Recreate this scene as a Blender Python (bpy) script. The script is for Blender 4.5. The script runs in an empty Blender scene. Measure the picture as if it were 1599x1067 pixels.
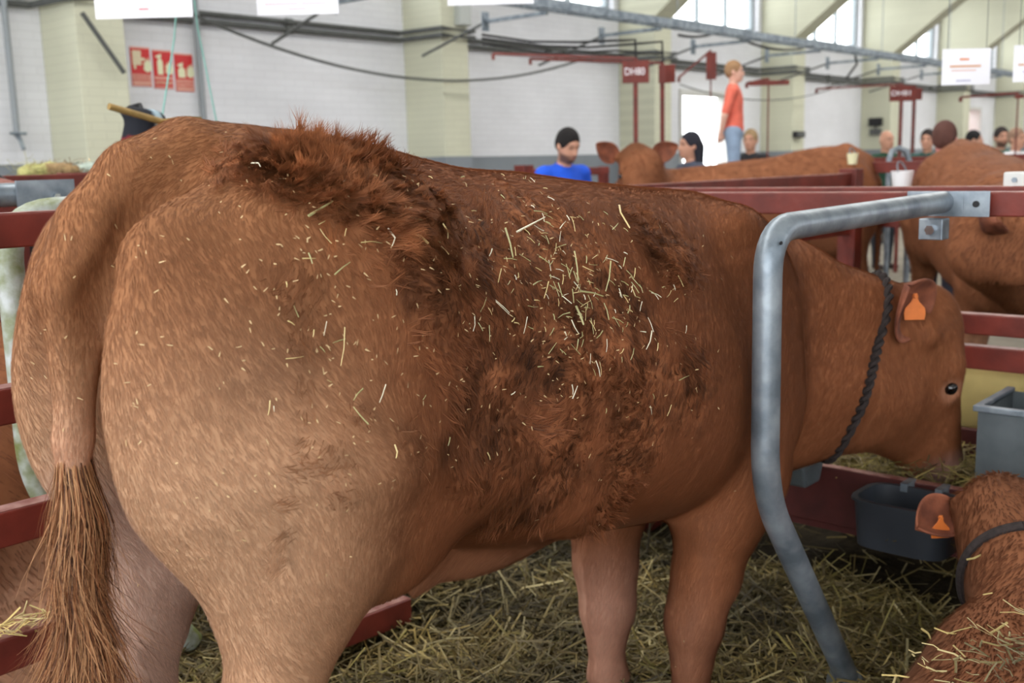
import bpy, math, random
import numpy as np
from mathutils import Matrix, Vector
from mathutils.bvhtree import BVHTree

random.seed(7); RNG = np.random.default_rng(11)
SC = bpy.context.scene
COL = SC.collection

# ------------------------------------------------------------------ camera
# Barn axes: +X runs along the long wall (and along the stalls), +Y points at that wall.
FPX, EYE = 1650.0, 1.42
HEAD, PITCH, ROLL = math.radians(41.5), math.atan(277 / 1650.0), math.radians(1.5)
FW = np.array([math.cos(HEAD) * math.cos(PITCH), math.sin(HEAD) * math.cos(PITCH), -math.sin(PITCH)])
_r0 = np.array([math.sin(HEAD), -math.cos(HEAD), 0.0]); _u0 = np.cross(_r0, FW)
RT = _r0 * math.cos(ROLL) - _u0 * math.sin(ROLL)
UP = _u0 * math.cos(ROLL) + _r0 * math.sin(ROLL)
CAM = np.array([0, 0, EYE])
cam_data = bpy.data.cameras.new('camera'); cam = bpy.data.objects.new('camera', cam_data); COL.objects.link(cam)
cam.matrix_world = Matrix(((RT[0], UP[0], -FW[0], CAM[0]), (RT[1], UP[1], -FW[1], CAM[1]), (RT[2], UP[2], -FW[2], CAM[2]), (0, 0, 0, 1)))
cam_data.sensor_width = 36; cam_data.sensor_fit = 'HORIZONTAL'; cam_data.lens = FPX / 1599 * 36
cam_data.clip_start = 0.05; cam_data.clip_end = 300
cam_data.dof.use_dof = True; cam_data.dof.focus_distance = 1.85; cam_data.dof.aperture_fstop = 4.6
SC.camera = cam

# ------------------------------------------------------------------ light: overcast daylight through the open sides and the windows
world = bpy.data.worlds.new('overcast_sky'); SC.world = world; world.use_nodes = True
bg = world.node_tree.nodes['Background']
bg.inputs[0].default_value = (0.93, 0.96, 1.0, 1); bg.inputs[1].default_value = 5.2
SC.view_settings.view_transform = 'Standard'; SC.view_settings.look = 'None'
SC.view_settings.gamma = 1.0; SC.view_settings.use_curve_mapping = False
SC.view_settings.exposure = 0.2

def area_light(name, loc, target, sx, sy, power, col):
    d = bpy.data.lights.new(name, 'AREA'); d.shape = 'RECTANGLE'; d.size = sx; d.size_y = sy; d.energy = power; d.color = col
    o = bpy.data.objects.new(name, d); COL.objects.link(o); o.location = loc
    o.rotation_euler = (Vector(target) - Vector(loc)).to_track_quat('-Z', 'Y').to_euler()
    return o
# fill strips added below the unseen roof, for overhead and back light
area_light('added_fill_strip', (0, -5.0, 6.7), (0, -5.0, 0), 20, 1.6, 160, (1, 0.98, 0.95))
area_light('added_fill_strip', (0, 4.2, 6.7), (0, 4.2, 0), 20, 1.6, 640, (1, 0.98, 0.95))
area_light('added_fill_strip', (24, 4.2, 6.7), (24, 4.2, 0), 24, 1.6, 1100, (1, 0.98, 0.95))

# ------------------------------------------------------------------ picking points: the point at pixel (x, y) of the 1599x1067 frame
def ray(x, y): return FW + RT * (x - 799.5) / FPX - UP * (y - 533.5) / FPX
def at(x, y, d): return CAM + ray(x, y) * d
def onY(x, y, Y): r = ray(x, y); return CAM + r * (Y / r[1])
def onX(x, y, X): r = ray(x, y); return CAM + r * (X / r[0])
def onZ(x, y, Z): r = ray(x, y); return CAM + r * ((Z - EYE) / r[2])
def proj(p):
    v = np.asarray(p, float) - CAM; d = v @ FW
    return np.stack([799.5 + FPX * (v @ RT) / d, 533.5 - FPX * (v @ UP) / d, d], -1)

# ------------------------------------------------------------------ materials
def lin(r, g, b):
    f = lambda c: ((c / 255) / 12.92 if c / 255 <= 0.04045 else ((c / 255 + 0.055) / 1.055) ** 2.4)
    return (f(r), f(g), f(b), 1)
MATS = {}
def mat(name, rgb, rough=0.6, metal=0.0, var=0.0, scale=20.0, bump=0.0, bscale=60.0, spec=0.4, var2=None):
    """plain procedural material: colour mottled by noise, optional noise bump"""
    if name in MATS: return MATS[name]
    m = bpy.data.materials.new(name); m.use_nodes = True; MATS[name] = m
    nt = m.node_tree; b = nt.nodes['Principled BSDF']; L = nt.links.new
    c = lin(*rgb); b.inputs['Base Color'].default_value = c; b.inputs['Roughness'].default_value = rough
    b.inputs['Metallic'].default_value = metal; b.inputs['Specular IOR Level'].default_value = spec
    tc = nt.nodes.new('ShaderNodeTexCoord')
    if var or var2:
        n = nt.nodes.new('ShaderNodeTexNoise'); n.inputs['Scale'].default_value = scale; n.inputs['Detail'].default_value = 6
        L(tc.outputs['Object'], n.inputs['Vector'])
        r = nt.nodes.new('ShaderNodeValToRGB'); L(n.outputs['Fac'], r.inputs[0]); L(r.outputs[0], b.inputs['Base Color'])
        r.color_ramp.elements[0].position = 0.35; r.color_ramp.elements[1].position = 0.68
        if var2: r.color_ramp.elements[0].color = lin(*var2); r.color_ramp.elements[1].color = c
        else:
            r.color_ramp.elements[0].color = tuple(x * (1 - var) for x in c[:3]) + (1,)
            r.color_ramp.elements[1].color = tuple(min(1, x * (1 + var)) for x in c[:3]) + (1,)
    if bump:
        n2 = nt.nodes.new('ShaderNodeTexNoise'); n2.inputs['Scale'].default_value = bscale; n2.inputs['Detail'].default_value = 5
        L(tc.outputs['Object'], n2.inputs['Vector'])
        bp = nt.nodes.new('ShaderNodeBump'); bp.inputs['Strength'].default_value = bump; bp.inputs['Distance'].default_value = 0.01
        L(n2.outputs['Fac'], bp.inputs['Height']); L(bp.outputs[0], b.inputs['Normal'])
    return m
def attr_mat(name, rough=0.7, spec=0.25, sheen=0.0, bump=0.0, bscale=200.0, attr='col', noise=0.0, nscale=30.0):
    """colour taken from a per-vertex attribute (coat, straw, skin colours)"""
    if name in MATS: return MATS[name]
    m = bpy.data.materials.new(name); m.use_nodes = True; MATS[name] = m
    nt = m.node_tree; b = nt.nodes['Principled BSDF']; L = nt.links.new
    a = nt.nodes.new('ShaderNodeAttribute'); a.attribute_name = attr
    out = a.outputs['Color']
    tc = nt.nodes.new('ShaderNodeTexCoord')
    if noise:
        n = nt.nodes.new('ShaderNodeTexNoise'); n.inputs['Scale'].default_value = nscale; n.inputs['Detail'].default_value = 6
        L(tc.outputs['Object'], n.inputs['Vector'])
        mr = nt.nodes.new('ShaderNodeMapRange'); mr.inputs[1].default_value = 0.3; mr.inputs[2].default_value = 0.7
        mr.inputs[3].default_value = 1 - noise; mr.inputs[4].default_value = 1 + noise; L(n.outputs['Fac'], mr.inputs[0])
        mx = nt.nodes.new('ShaderNodeVectorMath'); mx.operation = 'SCALE'; L(out, mx.inputs[0]); L(mr.outputs[0], mx.inputs['Scale'])
        out = mx.outputs[0]
    L(out, b.inputs['Base Color'])
    b.inputs['Roughness'].default_value = rough; b.inputs['Specular IOR Level'].default_value = spec
    b.inputs['Sheen Weight'].default_value = sheen; b.inputs['Sheen Roughness'].default_value = 0.5
    if bump:
        n2 = nt.nodes.new('ShaderNodeTexNoise'); n2.inputs['Scale'].default_value = bscale; n2.inputs['Detail'].default_value = 4
        L(tc.outputs['Object'], n2.inputs['Vector'])
        bp = nt.nodes.new('ShaderNodeBump'); bp.inputs['Strength'].default_value = bump; bp.inputs['Distance'].default_value = 0.01
        L(n2.outputs['Fac'], bp.inputs['Height']); L(bp.outputs[0], b.inputs['Normal'])
    return m

# ------------------------------------------------------------------ object helpers
def tag(o, label=None, cat=None, group=None, kind=None):
    if label: o['label'] = label
    if cat: o['category'] = cat
    if group: o['group'] = group
    if kind: o['kind'] = kind
    return o
def link(o, parent=None):
    COL.objects.link(o)
    if parent is not None: o.parent = parent
    return o
def empty(name, loc=(0, 0, 0), rz=0.0, label=None, cat=None, group=None):
    o = bpy.data.objects.new(name, None); o.location = loc; o.rotation_euler = (0, 0, rz); link(o); o.empty_display_size = 0.1
    return tag(o, label, cat, group)
class MB:
    """collects shapes, links them as ONE mesh object"""
    def __init__(s): s.v = []; s.f = []
    def add(s, V, F):
        o = len(s.v); s.v += [tuple(map(float, p)) for p in V]; s.f += [tuple(i + o for i in f) for f in F]; return s
    def box(s, lo, hi):
        (a, b, c), (d, e, f) = lo, hi
        V = [(a, b, c), (d, b, c), (d, e, c), (a, e, c), (a, b, f), (d, b, f), (d, e, f), (a, e, f)]
        return s.add(V, [(0, 3, 2, 1), (4, 5, 6, 7), (0, 1, 5, 4), (1, 2, 6, 5), (2, 3, 7, 6), (3, 0, 4, 7)])
    def bar(s, p, q, w, h, up=(0, 0, 1)):
        """box section bar from p to q, w across, h along up"""
        p, q = np.asarray(p, float), np.asarray(q, float); d = (q - p) / np.linalg.norm(q - p)
        sd = np.cross(d, up); sd /= np.linalg.norm(sd); u = np.cross(sd, d)
        V = [c + sd * a * w / 2 + u * b * h / 2 for c in (p, q) for a, b in ((-1, -1), (1, -1), (1, 1), (-1, 1))]
        return s.add(V, [(0, 1, 2, 3), (7, 6, 5, 4), (0, 4, 5, 1), (1, 5, 6, 2), (2, 6, 7, 3), (3, 7, 4, 0)])
    def tube(s, pts, r, n=12, caps=True):
        P = [np.asarray(p, float) for p in pts]; rr = r if hasattr(r, '__len__') else [r] * len(P)
        T = [P[min(i + 1, len(P) - 1)] - P[max(i - 1, 0)] for i in range(len(P))]
        T = [t / (np.linalg.norm(t) + 1e-9) for t in T]
        a = np.array([0, 0, 1.0]) if abs(T[0][2]) < 0.9 else np.array([1.0, 0, 0])
        u = np.cross(T[0], a); u /= np.linalg.norm(u); V = []
        for i, p in enumerate(P):
            u = u - T[i] * (u @ T[i]); u /= np.linalg.norm(u); w = np.cross(T[i], u)
            for k in range(n):
                an = 2 * math.pi * k / n; V.append(p + (u * math.cos(an) + w * math.sin(an)) * rr[i])
        F = [(i * n + k, i * n + (k + 1) % n, (i + 1) * n + (k + 1) % n, (i + 1) * n + k) for i in range(len(P) - 1) for k in range(n)]
        if caps: F += [tuple(range(n - 1, -1, -1)), tuple((len(P) - 1) * n + k for k in range(n))]
        return s.add(V, F)
    def prism(s, poly, d):
        """polygon (3-D points) extruded by vector d"""
        n = len(poly); A = [np.asarray(p, float) for p in poly]; d = np.asarray(d, float)
        return s.add(A + [p + d for p in A], [tuple(range(n - 1, -1, -1)), tuple(range(n, 2 * n))] + [(i, (i + 1) % n, (i + 1) % n + n, i + n) for i in range(n)])
    def lathe(s, prof, c, n=20, axis='z'):
        V = []; c = np.asarray(c, float)
        for r, z in prof:
            for k in range(n):
                a = 2 * math.pi * k / n; p = (r * math.cos(a), r * math.sin(a), z)
                if axis == 'y': p = (p[0], p[2], p[1])
                if axis == 'x': p = (p[2], p[0], p[1])
                V.append(c + p)
        m = len(prof)
        return s.add(V, [(i * n + k, i * n + (k + 1) % n, (i + 1) * n + (k + 1) % n, (i + 1) * n + k) for i in range(m - 1) for k in range(n)] + [tuple(range(n - 1, -1, -1)), tuple((m - 1) * n + k for k in range(n))])
    def build(s, name, m, parent=None, smooth=False, bevel=0.0, loc=None):
        me = bpy.data.meshes.new(name); V = np.array(s.v, float)
        if loc is not None: V = V - np.asarray(loc, float)
        me.from_pydata([tuple(p) for p in V], [], s.f); me.update()
        import bmesh
        bm = bmesh.new(); bm.from_mesh(me); bmesh.ops.recalc_face_normals(bm, faces=bm.faces); bm.to_mesh(me); bm.free()
        if smooth:
            me.polygons.foreach_set('use_smooth', [True] * len(me.polygons))
            try: me.set_sharp_from_angle(angle=math.radians(42))
            except Exception: pass
        o = bpy.data.objects.new(name, me); me.materials.append(m); link(o, parent)
        if loc is not None: o.location = loc
        if bevel:
            b = o.modifiers.new('bevel', 'BEVEL'); b.width = bevel; b.segments = 2; b.limit_method = 'ANGLE'
        return o
def np_mesh(name, V, F, m, parent=None, smooth=True, col=None):
    """fast mesh from arrays; F is (n,3) or (n,4)"""
    me = bpy.data.meshes.new(name); V = np.ascontiguousarray(V, np.float32); F = np.ascontiguousarray(F, np.int32); k = F.shape[1]
    me.vertices.add(len(V)); me.vertices.foreach_set('co', V.ravel())
    me.loops.add(F.size); me.loops.foreach_set('vertex_index', F.ravel())
    me.polygons.add(len(F)); me.polygons.foreach_set('loop_start', np.arange(0, F.size, k, dtype=np.int32))
    me.polygons.foreach_set('loop_total', np.full(len(F), k, np.int32))
    if smooth: me.polygons.foreach_set('use_smooth', np.ones(len(F), bool))
    me.update(); me.validate()
    if col is not None:
        a = me.attributes.new('col', 'FLOAT_COLOR', 'POINT')
        a.data.foreach_set('color', np.c_[col, np.ones(len(col))].astype(np.float32).ravel())
    me.materials.append(m)
    o = bpy.data.objects.new(name, me); link(o, parent); return o
def arc(c, r, a0, a1, u, v, n=8):
    c, u, v = (np.asarray(t, float) for t in (c, u, v))
    return [c + u * r * math.cos(a0 + (a1 - a0) * i / n) + v * r * math.sin(a0 + (a1 - a0) * i / n) for i in range(n + 1)]
def fillet(pts, r, n=7):
    """polyline with rounded corners"""
    P = [np.asarray(p, float) for p in pts]; out = [P[0]]
    for i in range(1, len(P) - 1):
        a, b, c = P[i - 1], P[i], P[i + 1]; d1 = (a - b) / np.linalg.norm(a - b); d2 = (c - b) / np.linalg.norm(c - b)
        rr = r[i - 1] if hasattr(r, '__len__') else r
        p0, p1 = b + d1 * rr, b + d2 * rr
        out += [(1 - t) ** 2 * p0 + 2 * t * (1 - t) * b + t * t * p1 for t in np.linspace(0, 1, n)]
    return out + [P[-1]]

# ------------------------------------------------------------------ smooth noise for arrays of points
def _hash(i, j, k, s):
    h = (i.astype(np.int64) * 374761393 + j.astype(np.int64) * 668265263 + k.astype(np.int64) * 2147483647 + s * 974711) & 0xffffffff
    h = ((h ^ (h >> 13)) * 1274126177) & 0xffffffff
    return ((h ^ (h >> 16)) & 0xffff) / 65535.0
def noise(P, sc, seed=0, octv=3):
    tot = 0; amp = 1.0; nrm = 0
    for o in range(octv):
        Q = np.asarray(P) * sc; I = np.floor(Q); f = Q - I; f = f * f * (3 - 2 * f); I = I.astype(np.int64); v = 0
        for a in (0, 1):
            for b in (0, 1):
                for c in (0, 1):
                    w = (f[:, 0] if a else 1 - f[:, 0]) * (f[:, 1] if b else 1 - f[:, 1]) * (f[:, 2] if c else 1 - f[:, 2])
                    v = v + w * _hash(I[:, 0] + a, I[:, 1] + b, I[:, 2] + c, seed + o * 17)
        tot = tot + v * amp; nrm += amp; amp *= 0.5; sc *= 2.03
    return tot / nrm
def sstep(a, b, x): t = np.clip((x - a) / (b - a), 0, 1); return t * t * (3 - 2 * t)

# ------------------------------------------------------------------ body modelling: signed distance solids blended into one skin
class Body:
    def __init__(s, lo, hi, vox):
        s.lo = np.array(lo, float); s.vox = vox
        s.n = np.ceil((np.array(hi, float) - s.lo) / vox).astype(int) + 1
        s.g = np.full(s.n, 1.0, np.float32)
        s.ax = [s.lo[i] + np.arange(s.n[i]) * vox for i in range(3)]
    def _sl(s, lo, hi):
        a = np.clip(np.floor((np.asarray(lo) - s.lo) / s.vox).astype(int), 0, s.n); b = np.clip(np.ceil((np.asarray(hi) - s.lo) / s.vox).astype(int) + 1, 0, s.n)
        return tuple(slice(x, y) for x, y in zip(a, b))
    def _put(s, sl, d, k, sub=False):
        g = s.g[sl]
        if sub:
            h = np.maximum(k - np.abs(-d - g), 0) / k; s.g[sl] = np.maximum(g, -d) + h * h * k / 4
        else:
            h = np.maximum(k - np.abs(d - g), 0) / k; s.g[sl] = np.minimum(g, d) - h * h * k / 4
    def grid(s, sl): return np.meshgrid(*[s.ax[i][sl[i]] for i in range(3)], indexing='ij', sparse=True)
    def rc(s, a, b, r1, r2, k=0.03, sub=False):
        """rounded cone"""
        a, b = np.asarray(a, float), np.asarray(b, float); m = max(r1, r2) + 0.06 + k
        sl = s._sl(np.minimum(a, b) - m, np.maximum(a, b) + m)
        if 0 in [q.stop - q.start for q in sl]: return s
        X, Y, Z = s.grid(sl); d = b - a; L2 = d @ d + 1e-9
        t = np.clip(((X - a[0]) * d[0] + (Y - a[1]) * d[1] + (Z - a[2]) * d[2]) / L2, 0, 1)
        D = np.sqrt((X - a[0] - t * d[0]) ** 2 + (Y - a[1] - t * d[1]) ** 2 + (Z - a[2] - t * d[2]) ** 2) - (r1 + (r2 - r1) * t)
        s._put(sl, D, k, sub); return s
    def chain(s, pts, k=0.03):
        for p, q in zip(pts[:-1], pts[1:]): s.rc(p[:3], q[:3], p[3], q[3], k)
        return s
    def el(s, c, r, k=0.03, R=None, sub=False):
        c, r = np.asarray(c, float), np.asarray(r, float); m = r.max() + 0.06 + k
        sl = s._sl(c - m, c + m)
        if 0 in [q.stop - q.start for q in sl]: return s
        X, Y, Z = s.grid(sl); X, Y, Z = X - c[0], Y - c[1], Z - c[2]
        if R is not None:
            R = np.asarray(R, float); X, Y, Z = (R[0, i] * X + R[1, i] * Y + R[2, i] * Z for i in range(3))
        k0 = np.sqrt((X / r[0]) ** 2 + (Y / r[1]) ** 2 + (Z / r[2]) ** 2); k1 = np.sqrt((X / r[0] ** 2) ** 2 + (Y / r[1] ** 2) ** 2 + (Z / r[2] ** 2) ** 2)
        s._put(sl, k0 * (k0 - 1) / np.maximum(k1, 1e-6), k, sub); return s
    def trunk(s, st, k=0.05):
        """loft along x: rows x, top, bottom, half width, squareness, belly-heaviness"""
        st = np.array(st, float); x = st[:, 0]; xi = s.ax[0]
        def sp(y):
            m = np.gradient(y, x); j = np.clip(np.searchsorted(x, xi) - 1, 0, len(x) - 2); h = x[j + 1] - x[j]; t = np.clip((xi - x[j]) / h, 0, 1)
            return (2 * t ** 3 - 3 * t ** 2 + 1) * y[j] + (t ** 3 - 2 * t ** 2 + t) * h * m[j] + (-2 * t ** 3 + 3 * t ** 2) * y[j + 1] + (t ** 3 - t ** 2) * h * m[j + 1]
        top, bot, w, n, a = (sp(st[:, i])[:, None, None] for i in range(1, 6))
        zc, h = (top + bot) / 2, (top - bot) / 2; Y = s.ax[1][None, :, None]; Z = s.ax[2][None, None, :]
        q = np.clip((zc - Z) / h, -1, 1); we = np.maximum(w * (1 + a * q), 0.01)
        rho = ((np.abs(Y) / we) ** n + (np.abs(Z - zc) / h) ** n) ** (1 / n)
        D = (rho - 1) * np.minimum(we, h)
        D = np.maximum(D, np.maximum(x[0] - xi, xi - x[-1])[:, None, None])
        s._put((slice(None),) * 3, D.astype(np.float32), k); return s
    def value(s, P):
        Q = (np.asarray(P, float) - s.lo) / s.vox; I = np.clip(np.floor(Q).astype(int), 0, s.n - 2); f = Q - I; v = 0
        for a in (0, 1):
            for b in (0, 1):
                for c in (0, 1):
                    w = (f[..., 0] if a else 1 - f[..., 0]) * (f[..., 1] if b else 1 - f[..., 1]) * (f[..., 2] if c else 1 - f[..., 2])
                    v = v + w * s.g[I[..., 0] + a, I[..., 1] + b, I[..., 2] + c]
        return v
    def reach(s, c, d, far=0.6):
        """distance from c along d to the skin"""
        t = np.linspace(0, far, 240); v = s.value(np.asarray(c) + t[:, None] * np.asarray(d))
        i = np.argmax(v > 0); return t[i] if v[i] > 0 else far
    def smooth(s, it=1):
        for _ in range(it):
            for ax in range(3):
                p = np.pad(s.g, [(1, 1) if i == ax else (0, 0) for i in range(3)], mode='edge')
                s.g = (np.take(p, range(0, s.n[ax]), ax) + 2 * s.g + np.take(p, range(2, s.n[ax] + 2), ax)) / 4
        return s
    def mesh(s):
        g = s.g; ins = g < 0; nx, ny, nz = g.shape
        cs = sum(ins[a:nx - 1 + a, b:ny - 1 + b, c:nz - 1 + c].astype(np.int8) for a in (0, 1) for b in (0, 1) for c in (0, 1))
        I = np.argwhere((cs > 0) & (cs < 8)); idx = np.full((nx - 1, ny - 1, nz - 1), -1, np.int64); idx[tuple(I.T)] = np.arange(len(I))
        acc = np.zeros((len(I), 3)); cnt = np.zeros(len(I))
        cor = [(a, b, c) for a in (0, 1) for b in (0, 1) for c in (0, 1)]
        for u in range(8):
            for ax in range(3):
                if cor[u][ax]: continue
                a = np.array(cor[u]); b = a.copy(); b[ax] = 1
                va = g[tuple((I + a).T)]; vb = g[tuple((I + b).T)]; x = (va < 0) != (vb < 0)
                t = np.where(x, va / np.where(x, va - vb, 1), 0)
                acc += x[:, None] * (a + t[:, None] * (b - a)); cnt += x
        V = s.lo + (I + acc / cnt[:, None]) * s.vox; F = []
        for ax in range(3):
            o1, o2 = [(1, 2), (2, 0), (0, 1)][ax]
            A = np.take(ins, range(0, g.shape[ax] - 1), ax); B = np.take(ins, range(1, g.shape[ax]), ax)
            E = np.argwhere(A != B); E = E[(E[:, o1] > 0) & (E[:, o2] > 0) & (E[:, o1] < g.shape[o1] - 1) & (E[:, o2] < g.shape[o2] - 1)]
            d1 = np.zeros(3, int); d1[o1] = 1; d2 = np.zeros(3, int); d2[o2] = 1
            q = np.stack([idx[tuple((E - d1 - d2).T)], idx[tuple((E - d2).T)], idx[tuple(E.T)], idx[tuple((E - d1).T)]], 1)
            fl = ~A[tuple(E.T)]; q[fl] = q[fl][:, ::-1]; F.append(q)
        return V, np.concatenate(F)
def vnormals(V, F):
    n = np.cross(V[F[:, 2]] - V[F[:, 0]], V[F[:, 3]] - V[F[:, 1]]) if F.shape[1] == 4 else np.cross(V[F[:, 1]] - V[F[:, 0]], V[F[:, 2]] - V[F[:, 0]])
    N = np.zeros_like(V)
    for i in range(F.shape[1]): np.add.at(N, F[:, i], n)
    return N / (np.linalg.norm(N, axis=1, keepdims=True) + 1e-12)
def lap(V, F, it=2, lam=0.5):
    """relax a quad mesh"""
    E = np.concatenate([F[:, [i, (i + 1) % F.shape[1]]] for i in range(F.shape[1])])
    for _ in range(it):
        S = np.zeros_like(V); c = np.zeros(len(V))
        np.add.at(S, E[:, 0], V[E[:, 1]]); np.add.at(c, E[:, 0], 1); np.add.at(S, E[:, 1], V[E[:, 0]]); np.add.at(c, E[:, 1], 1)
        V = V + lam * (S / np.maximum(c, 1)[:, None] - V)
    return V
def scatter(V, F, N, n, rng, keep=None):
    """n random points on a quad mesh: positions, normals"""
    T = np.concatenate([F[:, [0, 1, 2]], F[:, [0, 2, 3]]]) if F.shape[1] == 4 else F
    A = np.linalg.norm(np.cross(V[T[:, 1]] - V[T[:, 0]], V[T[:, 2]] - V[T[:, 0]]), axis=1)
    if keep is not None: A = A * keep[T[:, 0]]
    t = T[np.searchsorted(np.cumsum(A) / A.sum(), rng.random(n)).clip(0, len(T) - 1)]
    r1 = np.sqrt(rng.random(n)); r2 = rng.random(n); w = np.stack([1 - r1, r1 * (1 - r2), r1 * r2], 1)
    P = (V[t] * w[:, :, None]).sum(1); M = (N[t] * w[:, :, None]).sum(1)
    return P, M / (np.linalg.norm(M, axis=1, keepdims=True) + 1e-12)
def nz(v): return v / (np.linalg.norm(v, axis=-1, keepdims=True) + 1e-12)
def strands(P, N, D, L, W, lift, col, curl=None):
    """tapering two-segment hairs: root P, surface normal N, tangent direction D; returns verts, tris, colours"""
    n = len(P); D = nz(D - N * (D * N).sum(1, keepdims=True)); S = np.cross(D, N)
    L = L[:, None]; W = W[:, None]; lift = lift[:, None]; cu = 0 if curl is None else curl[:, None]
    m = P + (D * (1 - 0.3 * lift) + N * lift * 0.9 + S * cu * 0.3) * L * 0.5
    t = P + (D * (1 - 0.5 * lift) + N * lift * 0.8 + S * cu) * L
    V = np.stack([P - S * W / 2, P + S * W / 2, m + S * W * 0.42, m - S * W * 0.42, t], 1).reshape(-1, 3)
    b = (np.arange(n) * 5)[:, None]
    F = np.concatenate([b + [0, 1, 2], b + [0, 2, 3], b + [3, 2, 4]], 0)
    return V, F, np.repeat(col, 5, 0) * np.tile(np.array([0.86, 0.86, 1.0, 1.0, 1.14]), n)[:, None]  # roots darkened and tips lightened: shading painted in for depth
# ------------------------------------------------------------------ cattle
S = lambda r, g, b: np.array(lin(r, g, b)[:3])
TRUNK = [  # x, top, bottom, half width, squareness, belly-heaviness
    (-0.17, 1.36, 1.18, 0.08, 2.0, 0.0), (-0.09, 1.440, 1.05, 0.16, 2.0, 0.05), (0.0, 1.478, 0.95, 0.225, 2.0, 0.08), (0.12, 1.488, 0.86, 0.265, 2.05, 0.10),
    (0.30, 1.470, 0.76, 0.312, 2.05, 0.10), (0.45, 1.438, 0.70, 0.338, 2.05, 0.12), (0.56, 1.418, 0.665, 0.348, 2.05, 0.13), (0.75, 1.403, 0.630, 0.358, 2.05, 0.14),
    (0.95, 1.380, 0.595, 0.360, 2.05, 0.14), (1.15, 1.362, 0.560, 0.340, 2.05, 0.12), (1.35, 1.342, 0.540, 0.295, 2.0, 0.10), (1.50, 1.308, 0.55, 0.245, 2.0, 0.06),
    (1.63, 1.255, 0.61, 0.185, 2.0, 0.03), (1.76, 1.18, 0.72, 0.11, 2.0, 0.0)]
def head_solids(B, P, a, b, s=1.0, mouth=True):
    """head with poll at P, axis a towards the muzzle, b out of the forehead"""
    a = nz(np.asarray(a, float)); b = np.asarray(b, float); b = nz(b - a * (a @ b)); c = np.cross(a, b); R = np.stack([a, b, c], 1)
    q = lambda u, v, w=0.0: np.asarray(P) + s * (a * u + b * v + c * w)
    B.el(q(0.10, -0.09), (0.17 * s, 0.125 * s, 0.108 * s), 0.05, R)
    B.rc(q(0.0, -0.05), q(0.02, -0.05), 0.075 * s, 0.075 * s, 0.05)
    B.rc(q(0.16, -0.07), q(0.42, -0.055), 0.098 * s, 0.068 * s, 0.05)
    B.rc(q(0.14, -0.2), q(0.40, -0.115), 0.06 * s, 0.042 * s, 0.06)
    for t in (-1, 1):
        B.el(q(0.19, -0.16, t * 0.055), (0.14 * s, 0.11 * s, 0.05 * s), 0.05, R)
        B.rc(q(0.13, -0.02, t * 0.085), q(0.2, -0.03, t * 0.085), 0.032 * s, 0.026 * s, 0.04)
        B.el(q(0.185, -0.035, t * 0.118), (0.026 * s, 0.02 * s, 0.016 * s), 0.02, R, sub=True)
        B.rc(q(0.0, -0.07, t * 0.07), q(0.0, -0.085, t * 0.12), 0.042 * s, 0.032 * s, 0.04)
    B.el(q(0.475, -0.05), (0.055 * s, 0.062 * s, 0.078 * s), 0.04, R)
    B.el(q(0.45, -0.12), (0.05 * s, 0.035 * s, 0.055 * s), 0.03, R)
    for t in (-1, 1): B.el(q(0.50, -0.02, t * 0.045), (0.018 * s, 0.016 * s, 0.014 * s), 0.012, R, sub=True)
    return q, a, b, c
def leg_solids(B, hind, y, dx=(0, 0), k=0.04):
    if hind:
        e, f = dx
        B.el((0.085 + e, y * 0.175, 1.06), (0.278, 0.135, 0.33), 0.08)
        B.el((0.20 + e, y * 0.20, 0.98), (0.19, 0.10, 0.25), 0.07)
        B.chain([(0.05 + e, y * 0.18, 0.98, 0.185), (0.03 + e, y * 0.185, 0.86, 0.135), (0.0 + e, y * 0.185, 0.76, 0.092), (-0.03 + e, y * 0.185, 0.66, 0.066), (-0.10 + f, y * 0.185, 0.53, 0.058), (-0.09 + f, y * 0.185, 0.30, 0.041), (-0.07 + f, y * 0.185, 0.15, 0.040), (-0.06 + f, y * 0.185, 0.12, 0.049), (-0.03 + f, y * 0.185, 0.07, 0.045)], k)
        B.rc((-0.13 + f, y * 0.185, 0.56), (-0.10 + f, y * 0.185, 0.50), 0.035, 0.035, 0.03)
        B.rc((-0.02 + f, y * 0.185, 0.05), (0.0 + f, y * 0.185, 0.03), 0.055, 0.055, 0.015)
    else:
        e, f = dx
        B.el((1.36, y * 0.18, 0.99), (0.19, 0.115, 0.31), 0.09)
        B.el((1.42, y * 0.19, 0.80), (0.15, 0.105, 0.20), 0.08)
        B.chain([(1.30 + e * .5, y * 0.20, 0.74, 0.135), (1.24 + e, y * 0.20, 0.58, 0.105), (1.19 + e, y * 0.20, 0.44, 0.075), (1.15 + f, y * 0.195, 0.36, 0.060), (1.145 + f, y * 0.195, 0.32, 0.058), (1.135 + f, y * 0.195, 0.24, 0.041), (1.13 + f, y * 0.195, 0.15, 0.039), (1.135 + f, y * 0.195, 0.11, 0.047), (1.15 + f, y * 0.195, 0.07, 0.044)], k)
        B.rc((1.16 + f, y * 0.195, 0.045), (1.175 + f, y * 0.195, 0.03), 0.053, 0.053, 0.015)
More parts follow.
